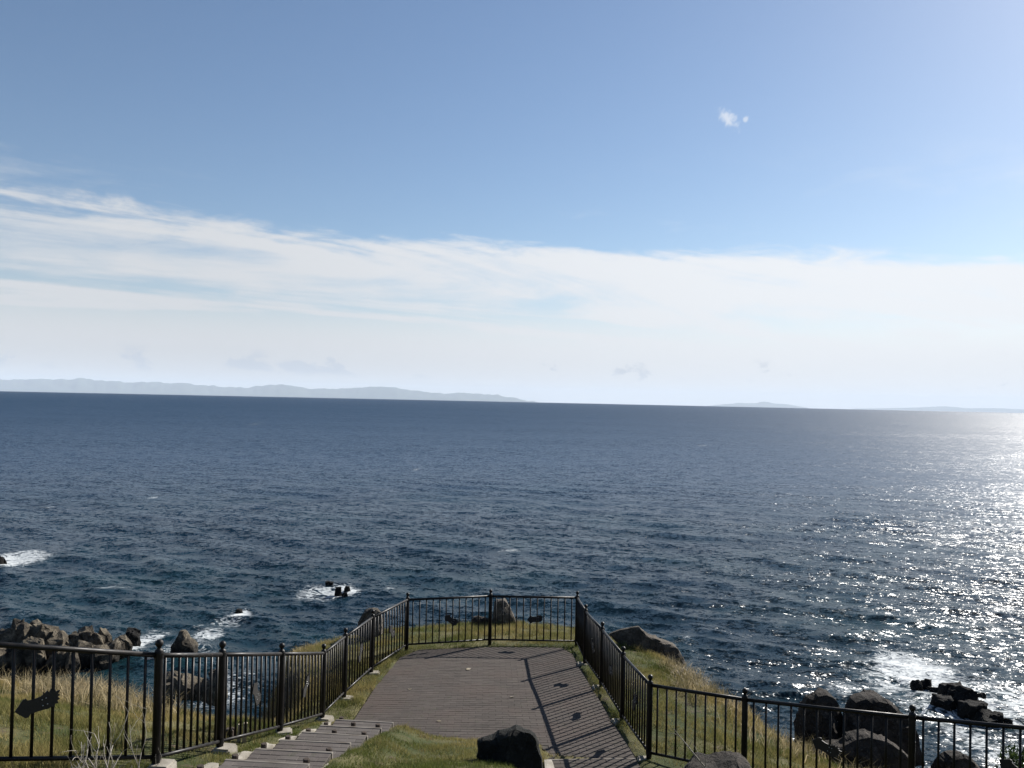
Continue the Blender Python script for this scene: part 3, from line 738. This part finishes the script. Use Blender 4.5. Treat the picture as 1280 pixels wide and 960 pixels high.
profile_stone('boulder', [(996, 942), (1001, 900), (1005, 884), (1011, 873), (1020, 867), (1032, 865.5), (1040, 870), (1047, 880), (1053, 897), (1060, 942), (1028, 947)], 14.7, 0.75, ROCKB, 'rounded brown boulder with a pale shoulder, smaller of two behind the right fence', 18)
profile_stone('boulder', [(1048, 952), (1055, 902), (1059, 886), (1066, 875), (1077, 868), (1090, 866), (1101, 870), (1112, 878), (1123, 888), (1134, 900), (1145, 916), (1152, 952), (1100, 957)], 14.5, 1.1, ROCKB, 'large domed dark boulder, bigger of two behind the right fence', 19)
profile_stone('rock_ledge', [(1012, 957), (1018, 941), (1032, 935), (1050, 930), (1066, 921), (1084, 918), (1108, 925), (1124, 935), (1140, 947), (1142, 969), (1060, 969)], 13.6, 0.7, ROCKB, 'broken brown rock ledge at the foot of the two domed boulders', 20, 'rock')
profile_stone('rock', [(1172, 985), (1176, 950), (1184, 942), (1200, 940), (1212, 946), (1222, 958), (1232, 985)], 13.2, 0.8, ROCKB, 'brown rock on the slope below the right fence beside the dark shrub', 21, 'rock')

# jagged rocks on the shore left (feet in the sea)
G1 = 'jagged grey rocks heaped on the shore behind the dry grass'
L1 = 'jagged grey shore rock heaped with others behind the dry grass'
for i, (px, top, wpx, base_) in enumerate(((-14, 792, 34, 832), (4, 785, 26, 830), (16, 777, 24, 830), (31, 771, 26, 828), (44, 772, 26, 828), (58, 778, 26, 828), (68, 790, 20, 830), (-2, 803, 30, 840), (24, 796, 26, 838), (46, 797, 24, 838), (82, 795, 18, 826), (94, 789, 18, 824),
                                            (109, 779, 19, 822), (118, 792, 22, 826), (131, 785, 19, 822), (104, 802, 20, 832), (138, 799, 20, 826), (149, 801, 16, 822), (126, 806, 20, 832), (156, 792, 18, 816), (72, 806, 30, 838), (90, 810, 26, 838))):
    p = on_sea(px, base_); Y = p.y; rs = random.Random(100 + i); wm = wpx * Y / F * 0.62 * rs.uniform(.72, 1.3); hm = (base_ - top) * Y / F
    c_ = at(px, base_, Y)
    rock('shore_rock', (c_.x, c_.y, hm * 0.42), (wm * 1.05, wm * rs.uniform(.8, 1.3), hm * 0.68), 40 + i, ROCKG, L1, G1, rs.uniform(0, 6), (rs.uniform(-.2, .2), rs.uniform(-.25, .25)), sub=4, lobes=5, rough=0.09, depth=(0.4, 0.8))
rock('sea_stack', on_sea(166, 806) + Vector((0, 0, .4)), (0.7, 0.8, 0.9), 71, ROCKW, 'small dark rock awash at the end of the jagged shore rocks', None, 0.4, cat='rock', cuts=14, rough=.16, jag=.4)
# lone pointed rock
c_ = on_sea(229, 818); Y = c_.y
profile_stone('pointed_rock', [(212, 822), (215, 806), (219, 800), (223, 794), (226, 788), (231, 787.5), (234, 792), (238, 800), (243, 809), (245, 820), (228, 825)], Y, 1.7, ROCKG, 'lone pointed rock standing in the foam beyond the fence', 31, 'rock')
for i, (px, top, wpx, base_) in enumerate(((215, 838, 30, 872), (238, 842, 30, 872), (258, 846, 26, 874), (272, 834, 22, 872), (206, 852, 24, 878))):
    p = on_sea(px, base_, 1.0); Y = p.y; c_ = at(px, base_, Y); hm = (base_ - top) * Y / F; wm = wpx * Y / F * 0.6; rs = random.Random(200 + i)
    rock('shore_rock', (c_.x, c_.y, 1.0 + hm * 0.4), (wm, wm, hm * .62), 80 + i, ROCKG, 'dark shore rock below the dry grass, seen through the bars beside the pointed rock', 'dark shore rocks under the pointed rock', rs.uniform(0, 6), sub=4, cuts=16, rough=.15, jag=.4, depth=(.5, .9))
# rocks in the surf
def surf(px, py, wpx, hpx, seed, label, group=None, rz=0.3, tilt=(0, 0), jag=.4):
    p = on_sea(px, py); s_ = p.y / F
    rock('surf_rock', (p.x, p.y, hpx * s_ * 0.25), (wpx * s_ * .55, wpx * s_ * .5, hpx * s_ * .85), seed, ROCKW, label, group, rz, tilt, sub=4, cuts=12, rough=.16, jag=jag)
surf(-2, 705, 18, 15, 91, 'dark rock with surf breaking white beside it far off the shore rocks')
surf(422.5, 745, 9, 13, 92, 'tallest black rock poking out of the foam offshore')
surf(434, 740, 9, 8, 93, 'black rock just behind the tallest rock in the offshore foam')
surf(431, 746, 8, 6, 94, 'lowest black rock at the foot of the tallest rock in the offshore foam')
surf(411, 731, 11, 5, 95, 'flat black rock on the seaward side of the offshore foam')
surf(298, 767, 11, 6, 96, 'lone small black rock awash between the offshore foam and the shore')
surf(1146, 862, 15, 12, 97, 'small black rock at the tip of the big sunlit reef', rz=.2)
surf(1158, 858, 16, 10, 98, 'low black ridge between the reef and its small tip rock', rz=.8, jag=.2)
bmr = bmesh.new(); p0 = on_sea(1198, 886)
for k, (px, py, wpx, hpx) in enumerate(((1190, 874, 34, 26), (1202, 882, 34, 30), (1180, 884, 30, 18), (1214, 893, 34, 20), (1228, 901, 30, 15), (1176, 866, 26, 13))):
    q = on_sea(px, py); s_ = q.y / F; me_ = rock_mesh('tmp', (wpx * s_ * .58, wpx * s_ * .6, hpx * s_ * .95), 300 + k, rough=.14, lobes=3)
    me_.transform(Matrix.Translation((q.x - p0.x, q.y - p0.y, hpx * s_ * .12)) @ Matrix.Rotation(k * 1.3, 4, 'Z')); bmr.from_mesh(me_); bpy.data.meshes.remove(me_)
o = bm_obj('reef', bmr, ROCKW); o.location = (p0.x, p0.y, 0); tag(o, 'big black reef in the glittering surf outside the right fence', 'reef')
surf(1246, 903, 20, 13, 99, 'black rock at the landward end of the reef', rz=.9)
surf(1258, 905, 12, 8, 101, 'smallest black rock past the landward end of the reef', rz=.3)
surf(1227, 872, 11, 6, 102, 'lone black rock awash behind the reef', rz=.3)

# ------------------------------------------------------------------ steps
def stair(name, S0, D, W_, ri, ru, ns, label, seed, tread_m, stakes=True, kerbs=((-1, 99), (1, 99))):
    rs = random.Random(seed)
    z0 = plat_z(S0[1]); root = empty(name, (S0[0], S0[1], z0)); tag(root, label, 'steps')
    yaw = math.atan2(D[1], D[0]) - math.pi / 2          # local +Y climbs
    M0 = Matrix.Translation((S0[0], S0[1], z0)) @ Matrix.Rotation(yaw, 4, 'Z')
    root.matrix_world = M0
    def put(nm, me, loc, rot=(0, 0, 0)):
        o = bpy.data.objects.new(nm, me); col.objects.link(o); o.parent = root; o.location = loc; o.rotation_euler = rot; return o
    nos = box_mesh('nosing', W_, 0.05, 0.12, 0.008); nos.materials.append(TIMBER)
    ris = box_mesh('riser', W_ - 0.02, 0.05, ri, 0); ris.materials.append(TIMBER)
    bed = box_mesh('tread', W_ - 0.01, ru - 0.02, 0.07, 0); bed.materials.append(MORTAR)
    tbs = {}
    for L_ in (0.212, 0.104):
        tbs[L_] = box_mesh('brick', L_ - .002, 0.098, 0.05, 0.003); tbs[L_].materials.append(tread_m)
    bm = bmesh.new(); lathe(bm, [(0.034, -0.25), (0.034, 0.018), (0.028, 0.024)], 8); stk = bpy.data.meshes.new('stake'); bm.to_mesh(stk); bm.free(); stk.materials.append(STAKE)
    for k in range(ns):
        zt = (k + 1) * ri; y0 = k * ru
        put('nosing', nos, (rs.uniform(-.01, .01), y0 + 0.045, zt - 0.056 + rs.uniform(-.006, .006)), (0, rs.uniform(-.012, .012), rs.uniform(-.01, .01)))
        put('tread', bed, (0, y0 + ru / 2 + 0.045, zt - 0.045))
        put('riser', ris, (0, y0 + 0.06, zt - 0.08 - ri / 2))
        for sx in (-W_ / 2 + 0.06, rs.uniform(-.05, .02), W_ / 2 - 0.07) if stakes else ():
            if rs.random() < .25: continue
            put('stake', stk, (sx, y0 - 0.035, zt - 0.005 + rs.uniform(-0.012, 0.018)), (rs.uniform(-.08, .08), rs.uniform(-.08, .08), 0))
        nrow = int((ru - 0.09) / 0.103)
        for rrow in range(nrow):
            c_ = -W_ / 2 + 0.005; first = (rrow + k) % 2
            while c_ < W_ / 2 - 0.03:
                L_ = 0.104 if first or c_ + 0.212 > W_ / 2 + 0.03 else 0.212
                first = 0
                put('brick', tbs[L_], (c_ + L_ / 2, y0 + 0.125 + rrow * 0.103, zt - 0.025 + rs.uniform(-.0015, .002)), (rs.uniform(-.008, .008), rs.uniform(-.006, .006), rs.uniform(-.008, .008)))
                c_ += L_
    # pale kerb stones
    for side, kmax in kerbs:
        for k in range(min(ns, kmax)):
            L_ = rs.uniform(.5, .68) * (1 if side > 0 else rs.uniform(.7, 1)); bm = bmesh.new(); bmesh.ops.create_cube(bm, size=1.0); bmesh.ops.subdivide_edges(bm, edges=bm.edges[:], cuts=3, use_grid_fill=True)
            o3 = Vector((seed + k * 7.7, side * 3, 0))
            for v_ in bm.verts:
                v_.co = Vector((v_.co.x * 0.12, v_.co.y * L_, v_.co.z * 0.26))
                v_.co += Vector((1, 1, 1)) * 0.0 + mnoise.noise_vector(v_.co * 7 + o3) * 0.022
            me = bpy.data.meshes.new('kerb_stone'); bm.to_mesh(me); bm.free(); me.materials.append(CONC)
            put('kerb_stone', me, (side * (W_ / 2 + 0.075), k * ru + ru / 2 + 0.05, (k + 1.0) * ri + (-.065 if side > 0 else -.12)), (math.atan(ri / ru) * 0.8, 0, rs.uniform(-.08, .08)))
    return root
stair('garden_steps', STEP0, STEP_DIR, STEPW, STEP_RISE, STEP_RUN, NST_L, 'brick steps with pale timber nosings and dark stakes beside the left fence', 3, TREADB)
stair('garden_steps', R_S0, R_DIR, R_W, R_RISE, R_RUN, NST_R, 'brick steps striped by the shadow of the right fence beside the black boulder', 4, BRICK, False, ((1, 1),))

# ------------------------------------------------------------------ fence
PH, RT, RB = 1.2, 1.045, 0.115
fence = empty('fence', posts[4]); tag(fence, 'dark metal railing with round posts, thin bars and squid plates round the lookout', 'fence')
def pchild(nm, me, M_, par=fence):
    o = bpy.data.objects.new(nm, me); col.objects.link(o); o.parent = par
    o.matrix_world = M_; return o
fence_inv = Matrix.Translation(posts[4]).inverted()
bm = bmesh.new(); lathe(bm, [(0.0385, -0.25), (0.0385, 1.085), (0.034, 1.098), (0.02, 1.105), (0.018, 1.118), (0.024, 1.122)], 18)
for f in bm.faces: f.smooth = len(f.verts) == 4
post_me = bpy.data.meshes.new('post'); bm.to_mesh(post_me); bm.free(); post_me.materials.append(PAINT)
bm = bmesh.new(); bmesh.ops.create_uvsphere(bm, u_segments=16, v_segments=10, radius=0.037)
for f in bm.faces: f.smooth = True
fin_me = bpy.data.meshes.new('finial'); bm.to_mesh(fin_me); bm.free(); fin_me.materials.append(PAINT)
bm = bmesh.new(); lathe(bm, [(0.0138, 0), (0.0138, 1)], 8)
for f in bm.faces: f.smooth = len(f.verts) == 4
bar_me = bpy.data.meshes.new('bar'); bm.to_mesh(bar_me); bm.free(); bar_me.materials.append(PAINT)
bm = bmesh.new(); lathe(bm, [(0.05, -0.035), (0.05, 0.035)], 14); coll_me = bpy.data.meshes.new('rail_bracket'); bm.to_mesh(coll_me); bm.free(); coll_me.materials.append(PAINT)
bm = bmesh.new(); bmesh.ops.create_cube(bm, size=1.0); 
for v_ in bm.verts: v_.co = Vector((v_.co.x * (0.24 if v_.co.z < 0 else .20), v_.co.y * (0.24 if v_.co.z < 0 else .20), v_.co.z * 0.30 - 0.10))
bmesh.ops.bevel(bm, geom=bm.edges[:], offset=0.018, segments=2, affect='EDGES')
foot_me = bpy.data.meshes.new('footing'); bm.to_mesh(foot_me); bm.free(); foot_me.materials.append(CONC)
post_objs = []
SQ = [(-.19, 0), (-.15, .03), (-.115, .056), (-.09, .058), (-.078, .042), (-.03, .038), (.02, .040), (.045, .046), (.048, .068), (.062, .052), (.085, .064), (.098, .05), (.118, .07), (.132, .05), (.15, .052), (.148, .04), (.186, .042), (.164, .022), (.18, .012), (.158, .004), (.176, -.012), (.15, -.016),
      (.158, -.036), (.13, -.034), (.122, -.056), (.1, -.044), (.07, -.05), (.03, -.046), (-.03, -.044), (-.075, -.046), (-.095, -.062), (-.12, -.058), (-.155, -.03)]
bm = bmesh.new()
SQ = [(x * .93, z * 1.35) for x, z in SQ]
fr = [bm.verts.new((x, -0.006, z)) for x, z in SQ]; bk = [bm.verts.new((x, 0.006, z)) for x, z in SQ]; n_ = len(SQ)
bm.faces.new(fr); bm.faces.new(bk[::-1])
for k in range(n_): bm.faces.new((fr[(k + 1) % n_], fr[k], bk[k], bk[(k + 1) % n_]))
bmesh.ops.recalc_face_normals(bm, faces=bm.faces)
sq_me = bpy.data.meshes.new('squid_plate'); bm.to_mesh(sq_me); bm.free(); sq_me.materials.append(PLATE)
bm = bmesh.new()
for (x, z) in ((.03, .026), (.06, .03), (.028, -.024), (.064, -.024)): 
    bmesh.ops.create_uvsphere(bm, u_segments=8, v_segments=6, radius=0.006, matrix=Matrix.Translation((x, -0.008, z)))
riv_me = bpy.data.meshes.new('rivets'); bm.to_mesh(riv_me); bm.free(); riv_me.materials.append(RIVET)
def rel(M_): return fence_inv @ M_
for i, p in enumerate(posts):
    o = bpy.data.objects.new('post', post_me); col.objects.link(o); o.parent = fence; o.matrix_local = rel(Matrix.Translation(p) @ Matrix.Rotation(random.uniform(-.008, .008), 4, 'X'))
    f_ = bpy.data.objects.new('finial', fin_me); col.objects.link(f_); f_.parent = o; f_.location = (0, 0, 1.155)
    for z_ in (RT, RB):
        c_ = bpy.data.objects.new('rail_bracket', coll_me); col.objects.link(c_); c_.parent = o; c_.location = (0, 0, z_); c_.scale = (0.88, 0.88, 0.7)
    if i not in (7, 8, 9):
        g_ = bpy.data.objects.new('footing', foot_me); col.objects.link(g_); g_.parent = o
        inward = Vector((-p.x, 0, 0)).normalized() * 0.055
        g_.location = (inward.x, 0.0, 0.015 if i in (1, 2, 3, 4) else -0.015); g_.rotation_euler = (0, 0, random.uniform(-.3, .3))
tilts = [9, 40, -60, 35, -40, 60, -50, -35, 4, 30, -35, 12, 50, -20, -18, -30]
for i in range(len(posts) - 1):
    a_, c_ = posts[i], posts[i + 1]; dv = c_ - a_; L2 = Vector((dv.x, dv.y, 0)).length; dirh = Vector((dv.x, dv.y, 0)).normalized()
    for nm, hz, rad in (('top_rail', RT, 0.024), ('bottom_rail', RB, 0.019)):
        bm = bmesh.new(); tube(bm, [(0, 0, 0), dv * 0.5 - Vector((0, 0, 0.002)), dv], rad, 12)
        for f in bm.faces: f.smooth = len(f.verts) == 4
        me = bpy.data.meshes.new(nm); bm.to_mesh(me); bm.free(); me.materials.append(PAINT)
        o = bpy.data.objects.new(nm, me); col.objects.link(o); o.parent = fence; o.matrix_local = rel(Matrix.Translation(a_ + Vector((0, 0, hz))))
    nb_ = bars_n[i]; e0 = 0.118; gap = (L2 - 2 * e0) / (nb_ - 1)
    for k in range(nb_):
        t_ = (e0 + gap * k) / L2; q = a_ + dv * t_
        o = bpy.data.objects.new('bar', bar_me); col.objects.link(o); o.parent = fence
        o.matrix_local = rel(Matrix.Translation(q + Vector((0, 0, RB))) @ Matrix.Diagonal((1, 1, RT - RB, 1)))
    if i in (1, 4, 9, 13): continue
    mid = a_ + dv * (0.5 + (0.02 if i else -0.02)) + Vector((0, 0, 0.575))
    yaw = math.atan2(dirh.y, dirh.x)
    side = Vector((dirh.y, -dirh.x, 0)); 
    o = bpy.data.objects.new('squid_plate', sq_me); col.objects.link(o); o.parent = fence
    o.matrix_local = rel(Matrix.Translation(mid + side * 0.018) @ Matrix.Rotation(yaw, 4, 'Z') @ Matrix.Rotation(-R(tilts[i]), 4, 'Y'))
    r_ = bpy.data.objects.new('rivets', riv_me); col.objects.link(r_); r_.parent = o

p = at(301, 921, 9.95); p.z = float(gz(p.x, p.y)[0]); st = empty('wooden_stakes', p); tag(st, 'pair of short pale wooden stakes beside a dark block on the lawn', 'stakes')
PALEW = m_concrete('pale_wood', (0.30, 0.25, 0.18), (0.42, 0.36, 0.27))
for dx_, hh in ((-.02, .25), (.045, .27)):
    o = link('stake', box_mesh('stake', .045, .045, hh, .004), PALEW, st); o.location = (dx_, 0, hh / 2 - .04); o.rotation_euler = (0, .05, .3)
o = link('block', box_mesh('block', .10, .10, .10, .015), STAKE, st); o.location = (-.14, .03, .10)
# ------------------------------------------------------------------ grass
def blades(name, P_, hgt, wid, lean, tint, m, label, segs=1, cat=None, bend=0.5, leandir=None):
    n = len(P_); az = rng.uniform(0, 2 * np.pi, n); la = rng.uniform(0, 2 * np.pi, n) if leandir is None else rng.normal(leandir, 1.1, n)
    wv = np.stack([np.cos(az), np.sin(az), np.zeros(n)], -1) * (wid / 2)[:, None]
    lv = np.stack([np.cos(la), np.sin(la), np.zeros(n)], -1) * (lean * hgt)[:, None]
    up = np.array([0, 0, 1.0])[None, :] * hgt[:, None]
    if segs == 1:
        V = np.stack([P_ - wv, P_ + wv, P_ + up + lv], 1).reshape(-1, 3); Fc = np.arange(n * 3).reshape(-1, 3); k = 3
    else:
        mid = P_ + up * 0.55 + lv * 0.30; tip = P_ + up * (1 - 0.25 * lean)[:, None] + lv
        V = np.stack([P_ - wv, P_ + wv, mid - wv * .75, mid + wv * .75, tip], 1).reshape(-1, 3); k = 5
        b0 = np.arange(n)[:, None] * 5
        Fc = np.concatenate([b0 + np.array([[0, 1, 3]]), b0 + np.array([[0, 3, 2]]), b0 + np.array([[2, 3, 4]])])
    me = np_mesh(name, V, Fc, 3)
    ca = me.color_attributes.new('tint', 'FLOAT_COLOR', 'POINT')
    ca.data.foreach_set('color', np.repeat(np.c_[tint, np.ones(n)], k, axis=0).astype(np.float32).ravel())
    return tag(link(name, me, m), label, cat, kind='stuff')
def scatter(n, x0, x1, y0, y1): return rng.uniform(x0, x1, n), rng.uniform(y0, y1, n)
def stair_mask(x, y):
    mk = np.zeros(x.shape, bool)
    for S0, D, W_, ru, ns in ((STEP0, STEP_DIR, STEPW, STEP_RUN, NST_L), (R_S0, R_DIR, R_W, R_RUN, NST_R)):
        al, ac = stair_uv(x, y, S0, D); edge = 0.06 + 0.05 * fbm(x * 5, y * 5, 2) * 2
        mk |= (np.abs(ac) < W_ / 2 + edge) & (al > -0.1) & (al < ns * ru)
    return mk
def lerp(a, c, t): return np.asarray(a)[None, :] * (1 - t)[:, None] + np.asarray(c)[None, :] * t[:, None]
def frust(x, y): return (np.abs(x / np.maximum(y, 0.1)) < 0.78)
xs, ys = scatter(1500000, -10.5, 7.5, 6.4, 23)
sd = coast_sd(xs, ys) + fbm(xs * 0.9, ys * 0.9, 3) * 0.55
psd = poly_sd(xs, ys, PLAT) + 0.10 * fbm(xs * 4, ys * 4, 3) * 2
ok = (sd < 0.35) & (psd > 0.0) & ~stair_mask(xs, ys) & frust(xs, ys)
# bare soil by the platform edge
soil = np.exp(-(((xs + 0.85) / 0.55) ** 2 + ((ys - 11.85) / 0.28) ** 2)); ok &= rng.random(len(xs)) > soil * 1.15
clump = fbm(xs * 2.2, ys * 2.2, 4) * 1.25; keep = rng.random(len(xs)) < np.clip(0.55 + clump * 2.0, 0.06, 1)
ok &= keep & (rng.random(len(xs)) < np.clip(13.0 / ys, 0.45, 1.0))
xs, ys, sd = xs[ok], ys[ok], sd[ok]; clump = clump[ok]
n = len(xs); P_ = np.stack([xs, ys, gz(xs, ys) - 0.012], -1)
yel = np.clip(0.42 + fbm(xs * 0.75 + 9, ys * 0.75, 5) * 2.4 + rng.normal(0, 0.16, n), 0, 1)
# the lawn dries out towards the cliff on the left and in the seaward fringe
yel = np.clip(yel + 0.75 * sstep(sd, -3.2, -1.2) * (xs < -4.0) * (ys < 15.5) + 0.6 * sstep(sd, -0.9, -0.2) * ((xs < -3.3) | (xs > 2.3)) + 0.15 * sstep(sd, -0.8, 0), 0, 1)
yel = np.clip(yel - 0.22 * (np.abs(xs) < 3.3) * (ys < 18.2), 0, 1)
tint = lerp((0.092, 0.112, 0.028), (0.32, 0.255, 0.105), yel) * rng.uniform(0.65, 1.35, n)[:, None]
hg = np.clip(0.055 + 0.09 * (clump + 0.12) + rng.normal(0, 0.014, n), 0.022, 0.16) * (1 + 0.7 * sstep(sd, -1.0, 0)) * np.where((np.abs(xs) < 3.2) & (ys < 13), 0.7, 1.0)
blades('lawn_grass', P_, hg, rng.uniform(0.005, 0.011, n), rng.uniform(0.1, 0.9, n), tint, GRASS, 'short green and yellowing grass covering the headland')
# coarser tufts and weeds standing in the turf
tc_ = []
for _ in range(2600):
    x_, y_ = rng.uniform(-9.5, 6.8), rng.uniform(7, 22)
    tc_.append((x_, y_))
tc_ = np.array(tc_); tsd = coast_sd(tc_[:, 0], tc_[:, 1]); tpd = poly_sd(tc_[:, 0], tc_[:, 1], PLAT)
tc_ = tc_[(tsd < 0.1) & (tpd > 0.03) & ~stair_mask(tc_[:, 0], tc_[:, 1]) & (fbm(tc_[:, 0] * 1.3, tc_[:, 1] * 1.3 + 70, 3) > -0.04)]
k_ = 26; tx = np.repeat(tc_[:, 0], k_) + rng.normal(0, .045, len(tc_) * k_); ty = np.repeat(tc_[:, 1], k_) + rng.normal(0, .045, len(tc_) * k_)
okk = (poly_sd(tx, ty, PLAT) > -0.02) & ~stair_mask(tx, ty); n = len(tx)
th = np.repeat(rng.uniform(.06, .20, len(tc_)), k_) * rng.uniform(.6, 1.1, n) * np.where((np.abs(tx) < 3.2) & (ty < 18.2), 0.55, 1.0); tyl = np.clip(np.repeat(rng.uniform(-.1, 1, len(tc_)), k_) + rng.normal(0, .1, n), 0, 1)
P_ = np.stack([tx, ty, gz(tx, ty) - .015], -1)[okk]; n = len(P_)
blades('weed_tufts', P_, th[okk], rng.uniform(.006, .014, n), rng.uniform(.2, 1.0, n), lerp((0.045, 0.075, 0.02), (0.26, 0.20, 0.085), tyl[okk]) * rng.uniform(.7, 1.3, n)[:, None], GRASS, 'coarse tufts and weeds dotted over the short turf')
# tall dry grass on the cliff edges
xs, ys = scatter(420000, -16, 8.5, 8.0, 23)
sd = coast_sd(xs, ys) + fbm(xs * 0.9, ys * 0.9, 3) * 0.55
cl = fbm(xs * 1.1 + 31, ys * 1.1, 4)
left = (xs < -4.6) & (ys > 9.5); right = (xs > 3.1) & (ys < 17.3); mids = (xs < -3.4) & (ys > 13)
w_l = left * sstep(sd, -1.9, -0.7) * (1 - sstep(sd, 0.5, 1.0))
w_r = right * sstep(sd, -1.6, -0.5) * (1 - sstep(sd, 0.6, 1.2)) * 1.0
w_m = mids * sstep(sd, -0.7, 0.0) * (1 - sstep(sd, 0.4, 1.0)) * 0.9
wgt = np.maximum.reduce([w_l, w_r, w_m]) * np.clip(0.5 + cl * 2.6, 0.05, 1)
ok = rng.random(len(xs)) < wgt * 0.85
ok &= ~((xs > 2.5) & (ys < 12.6) & (xs < 5) & (sd < -0.8))
xs, ys, sd = xs[ok], ys[ok], sd[ok]; n = len(xs)
P_ = np.stack([xs, ys, gz(xs, ys) - 0.02], -1)
tt = np.clip(0.62 + fbm(xs * 1.5, ys * 1.5 + 4, 3) * 1.2 + rng.normal(0, .2, n) - 0.25 * (xs > 0), 0, 1)
tint = lerp((0.12, 0.105, 0.045), (0.52, 0.42, 0.26), tt) * rng.uniform(0.6, 1.3, n)[:, None]
hg = rng.uniform(0.14, 0.47, n) * np.where(xs < -4, 1.0, 0.85) * np.where((xs < -3.2) & (xs > -5) & (ys > 13), 0.55, 1)
blades('dry_grass', P_, hg, rng.uniform(0.006, 0.013, n), rng.uniform(0.15, 1.2, n), tint, DRY, 'tall straw coloured dry grass along the cliff edge', segs=2)
print('dry', n)
# pale seed tufts
sx_, sy_, sz_, st_ = [], [], [], []
for (px, py) in ((862, 848), (868, 851), (874, 850), (884, 862), (846, 850), (853, 846), (878, 866)):
    p = g_at(px, py + 10); 
    for k in range(36):
        q = Vector((rng.normal(0, .05), rng.normal(0, .05), rng.normal(0, .05))); sx_.append(p.x + q.x); sy_.append(p.y + q.y); sz_.append(p.z + 0.28 + q.z)
n = len(sx_); P_ = np.stack([sx_, sy_, sz_], -1); tint = np.tile(np.array([[0.36, 0.31, 0.23]]), (n, 1)) * rng.uniform(.7, 1.2, n)[:, None]
blades('seed_tufts', P_, rng.uniform(.03, .07, n), rng.uniform(.012, .02, n), rng.uniform(.3, 1.5, n), tint, DRY, 'fluffy pale seed heads in the dry grass outside the right fence')

# ------------------------------------------------------------------ bare shrub, twig, green shrub
def branch(bm, p, dirv, length, rad, depth, rs, spread=0.55):
    pts = [p]; d_ = Vector(dirv).normalized(); q = Vector(p); seg = 5; rads = [rad]
    for k in range(seg):
        d_ = (d_ + Vector((rs.gauss(0, .16), rs.gauss(0, .16), rs.gauss(0, .10) + .03))).normalized(); q = q + d_ * length / seg
        pts.append(q.copy()); rads.append(rad * (1 - 0.5 * (k + 1) / seg))
        if depth > 0 and k >= 1 and rs.random() < 0.62:
            nd = (d_ + Vector((rs.gauss(0, spread), rs.gauss(0, spread), rs.gauss(0.1, spread * .6)))).normalized()
            branch(bm, q.copy(), nd, length * rs.uniform(.45, .7), rads[-1] * 0.75, depth - 1, rs, spread)
    tube(bm, pts, rads, 5)
rs = random.Random(21)
base = Vector((-3.12, 6.55, 0)); base.z = float(gz(base.x, base.y)[0]) - 0.03
sh = empty('bare_shrub', base); tag(sh, 'leafless shrub with pale bleached twigs in front of the left fence panel', 'shrub')
for k in range(9):
    bm = bmesh.new(); branch(bm, Vector((rs.uniform(-.16, .16), rs.uniform(-.1, .1), 0)), Vector((rs.gauss(0, .4), rs.gauss(0, .3), 1)), rs.uniform(.38, .58), rs.uniform(.007, .0105), 2, rs)
    bm_obj('branch', bm, TWIG, sh, True)
base = at(884, 962, 9.2)
tw_ = empty('bare_twig', base); tag(tw_, 'single bare twig leaning over the brown rock by the fence', 'twig')
bm = bmesh.new(); tube(bm, [(0, 0, -.3), (-.02, 0, 0.02), (-.12, .02, .13), (-.22, .03, .25), (-.32, .03, .36), (-.37, .02, .43)], [.010, .009, .008, .006, .005, .003], 5)
bm_obj('stem', bm, TWIG, tw_, True)
for st, en in (((-.06, .01, .06), (-.16, -.02, .28)), ((-.02, 0, .02), (-.03, .02, .16)), ((-.2, .03, .23), (-.14, .05, .33)), ((-.3, .03, .34), (-.42, .05, .37))):
    bm = bmesh.new(); tube(bm, [st, tuple((a + c) / 2 + .008 for a, c in zip(st, en)), en], [.004, .003, .0015], 5); bm_obj('side_twig', bm, TWIG, tw_, True)
LEAF = m_grass('dark_leaf', 0.25)
def shrub(loc, rad, hgt, n, label, seed):
    rs = random.Random(seed); root = empty('green_shrub', loc); tag(root, label, 'shrub')
    bm = bmesh.new()
    for k in range(7): branch(bm, Vector((0, 0, 0)), Vector((rs.gauss(0, .5), rs.gauss(0, .5), 1)), hgt * rs.uniform(.6, .9), .012, 1, rs)
    bm_obj('stem', bm, STAKE, root, True)
    cl = [Vector((rs.gauss(0, rad * .45), rs.gauss(0, rad * .45), rs.uniform(.25, 1) * hgt)) for _ in range(26)]
    P_ = np.array([tuple(cl[rs.randrange(26)] + Vector((rs.gauss(0, .09), rs.gauss(0, .09), rs.gauss(0, .07)))) for _ in range(n)])
    tint = lerp((0.02, 0.04, 0.012), (0.05, 0.075, 0.02), rng.random(n))
    o = blades('crown', P_, rng.uniform(.03, .07, n), rng.uniform(.02, .035, n), rng.uniform(.3, 1.5, n), tint, LEAF, None); o.parent = root; del o['kind']
sx0, sy0 = 6.22, 10.0; sz0 = float(gz(sx0, sy0)[0])
shrub((sx0, sy0, sz0 - 0.03), 0.30, (H - 4.05) - sz0, 2600, 'dark green leafy shrub below the right fence at the cliff top', 5)

# ------------------------------------------------------------------ haze
m, nb = mat('sea_haze')
pvn = nb.n('ShaderNodeVolumePrincipled', inp={'Color': (0.69, 0.79, 0.91, 1), 'Density': 1.5e-5, 'Anisotropy': 0.0})
om = nb.n('ShaderNodeOutputMaterial'); m.node_tree.links.new(pvn.outputs[0], om.inputs['Volume'])
hb = link('haze', box_mesh('haze', 180000, 180000, 1860), m); hb.location = (0, 0, 370)
tag(hb, 'thin sea haze over the water', kind='stuff')
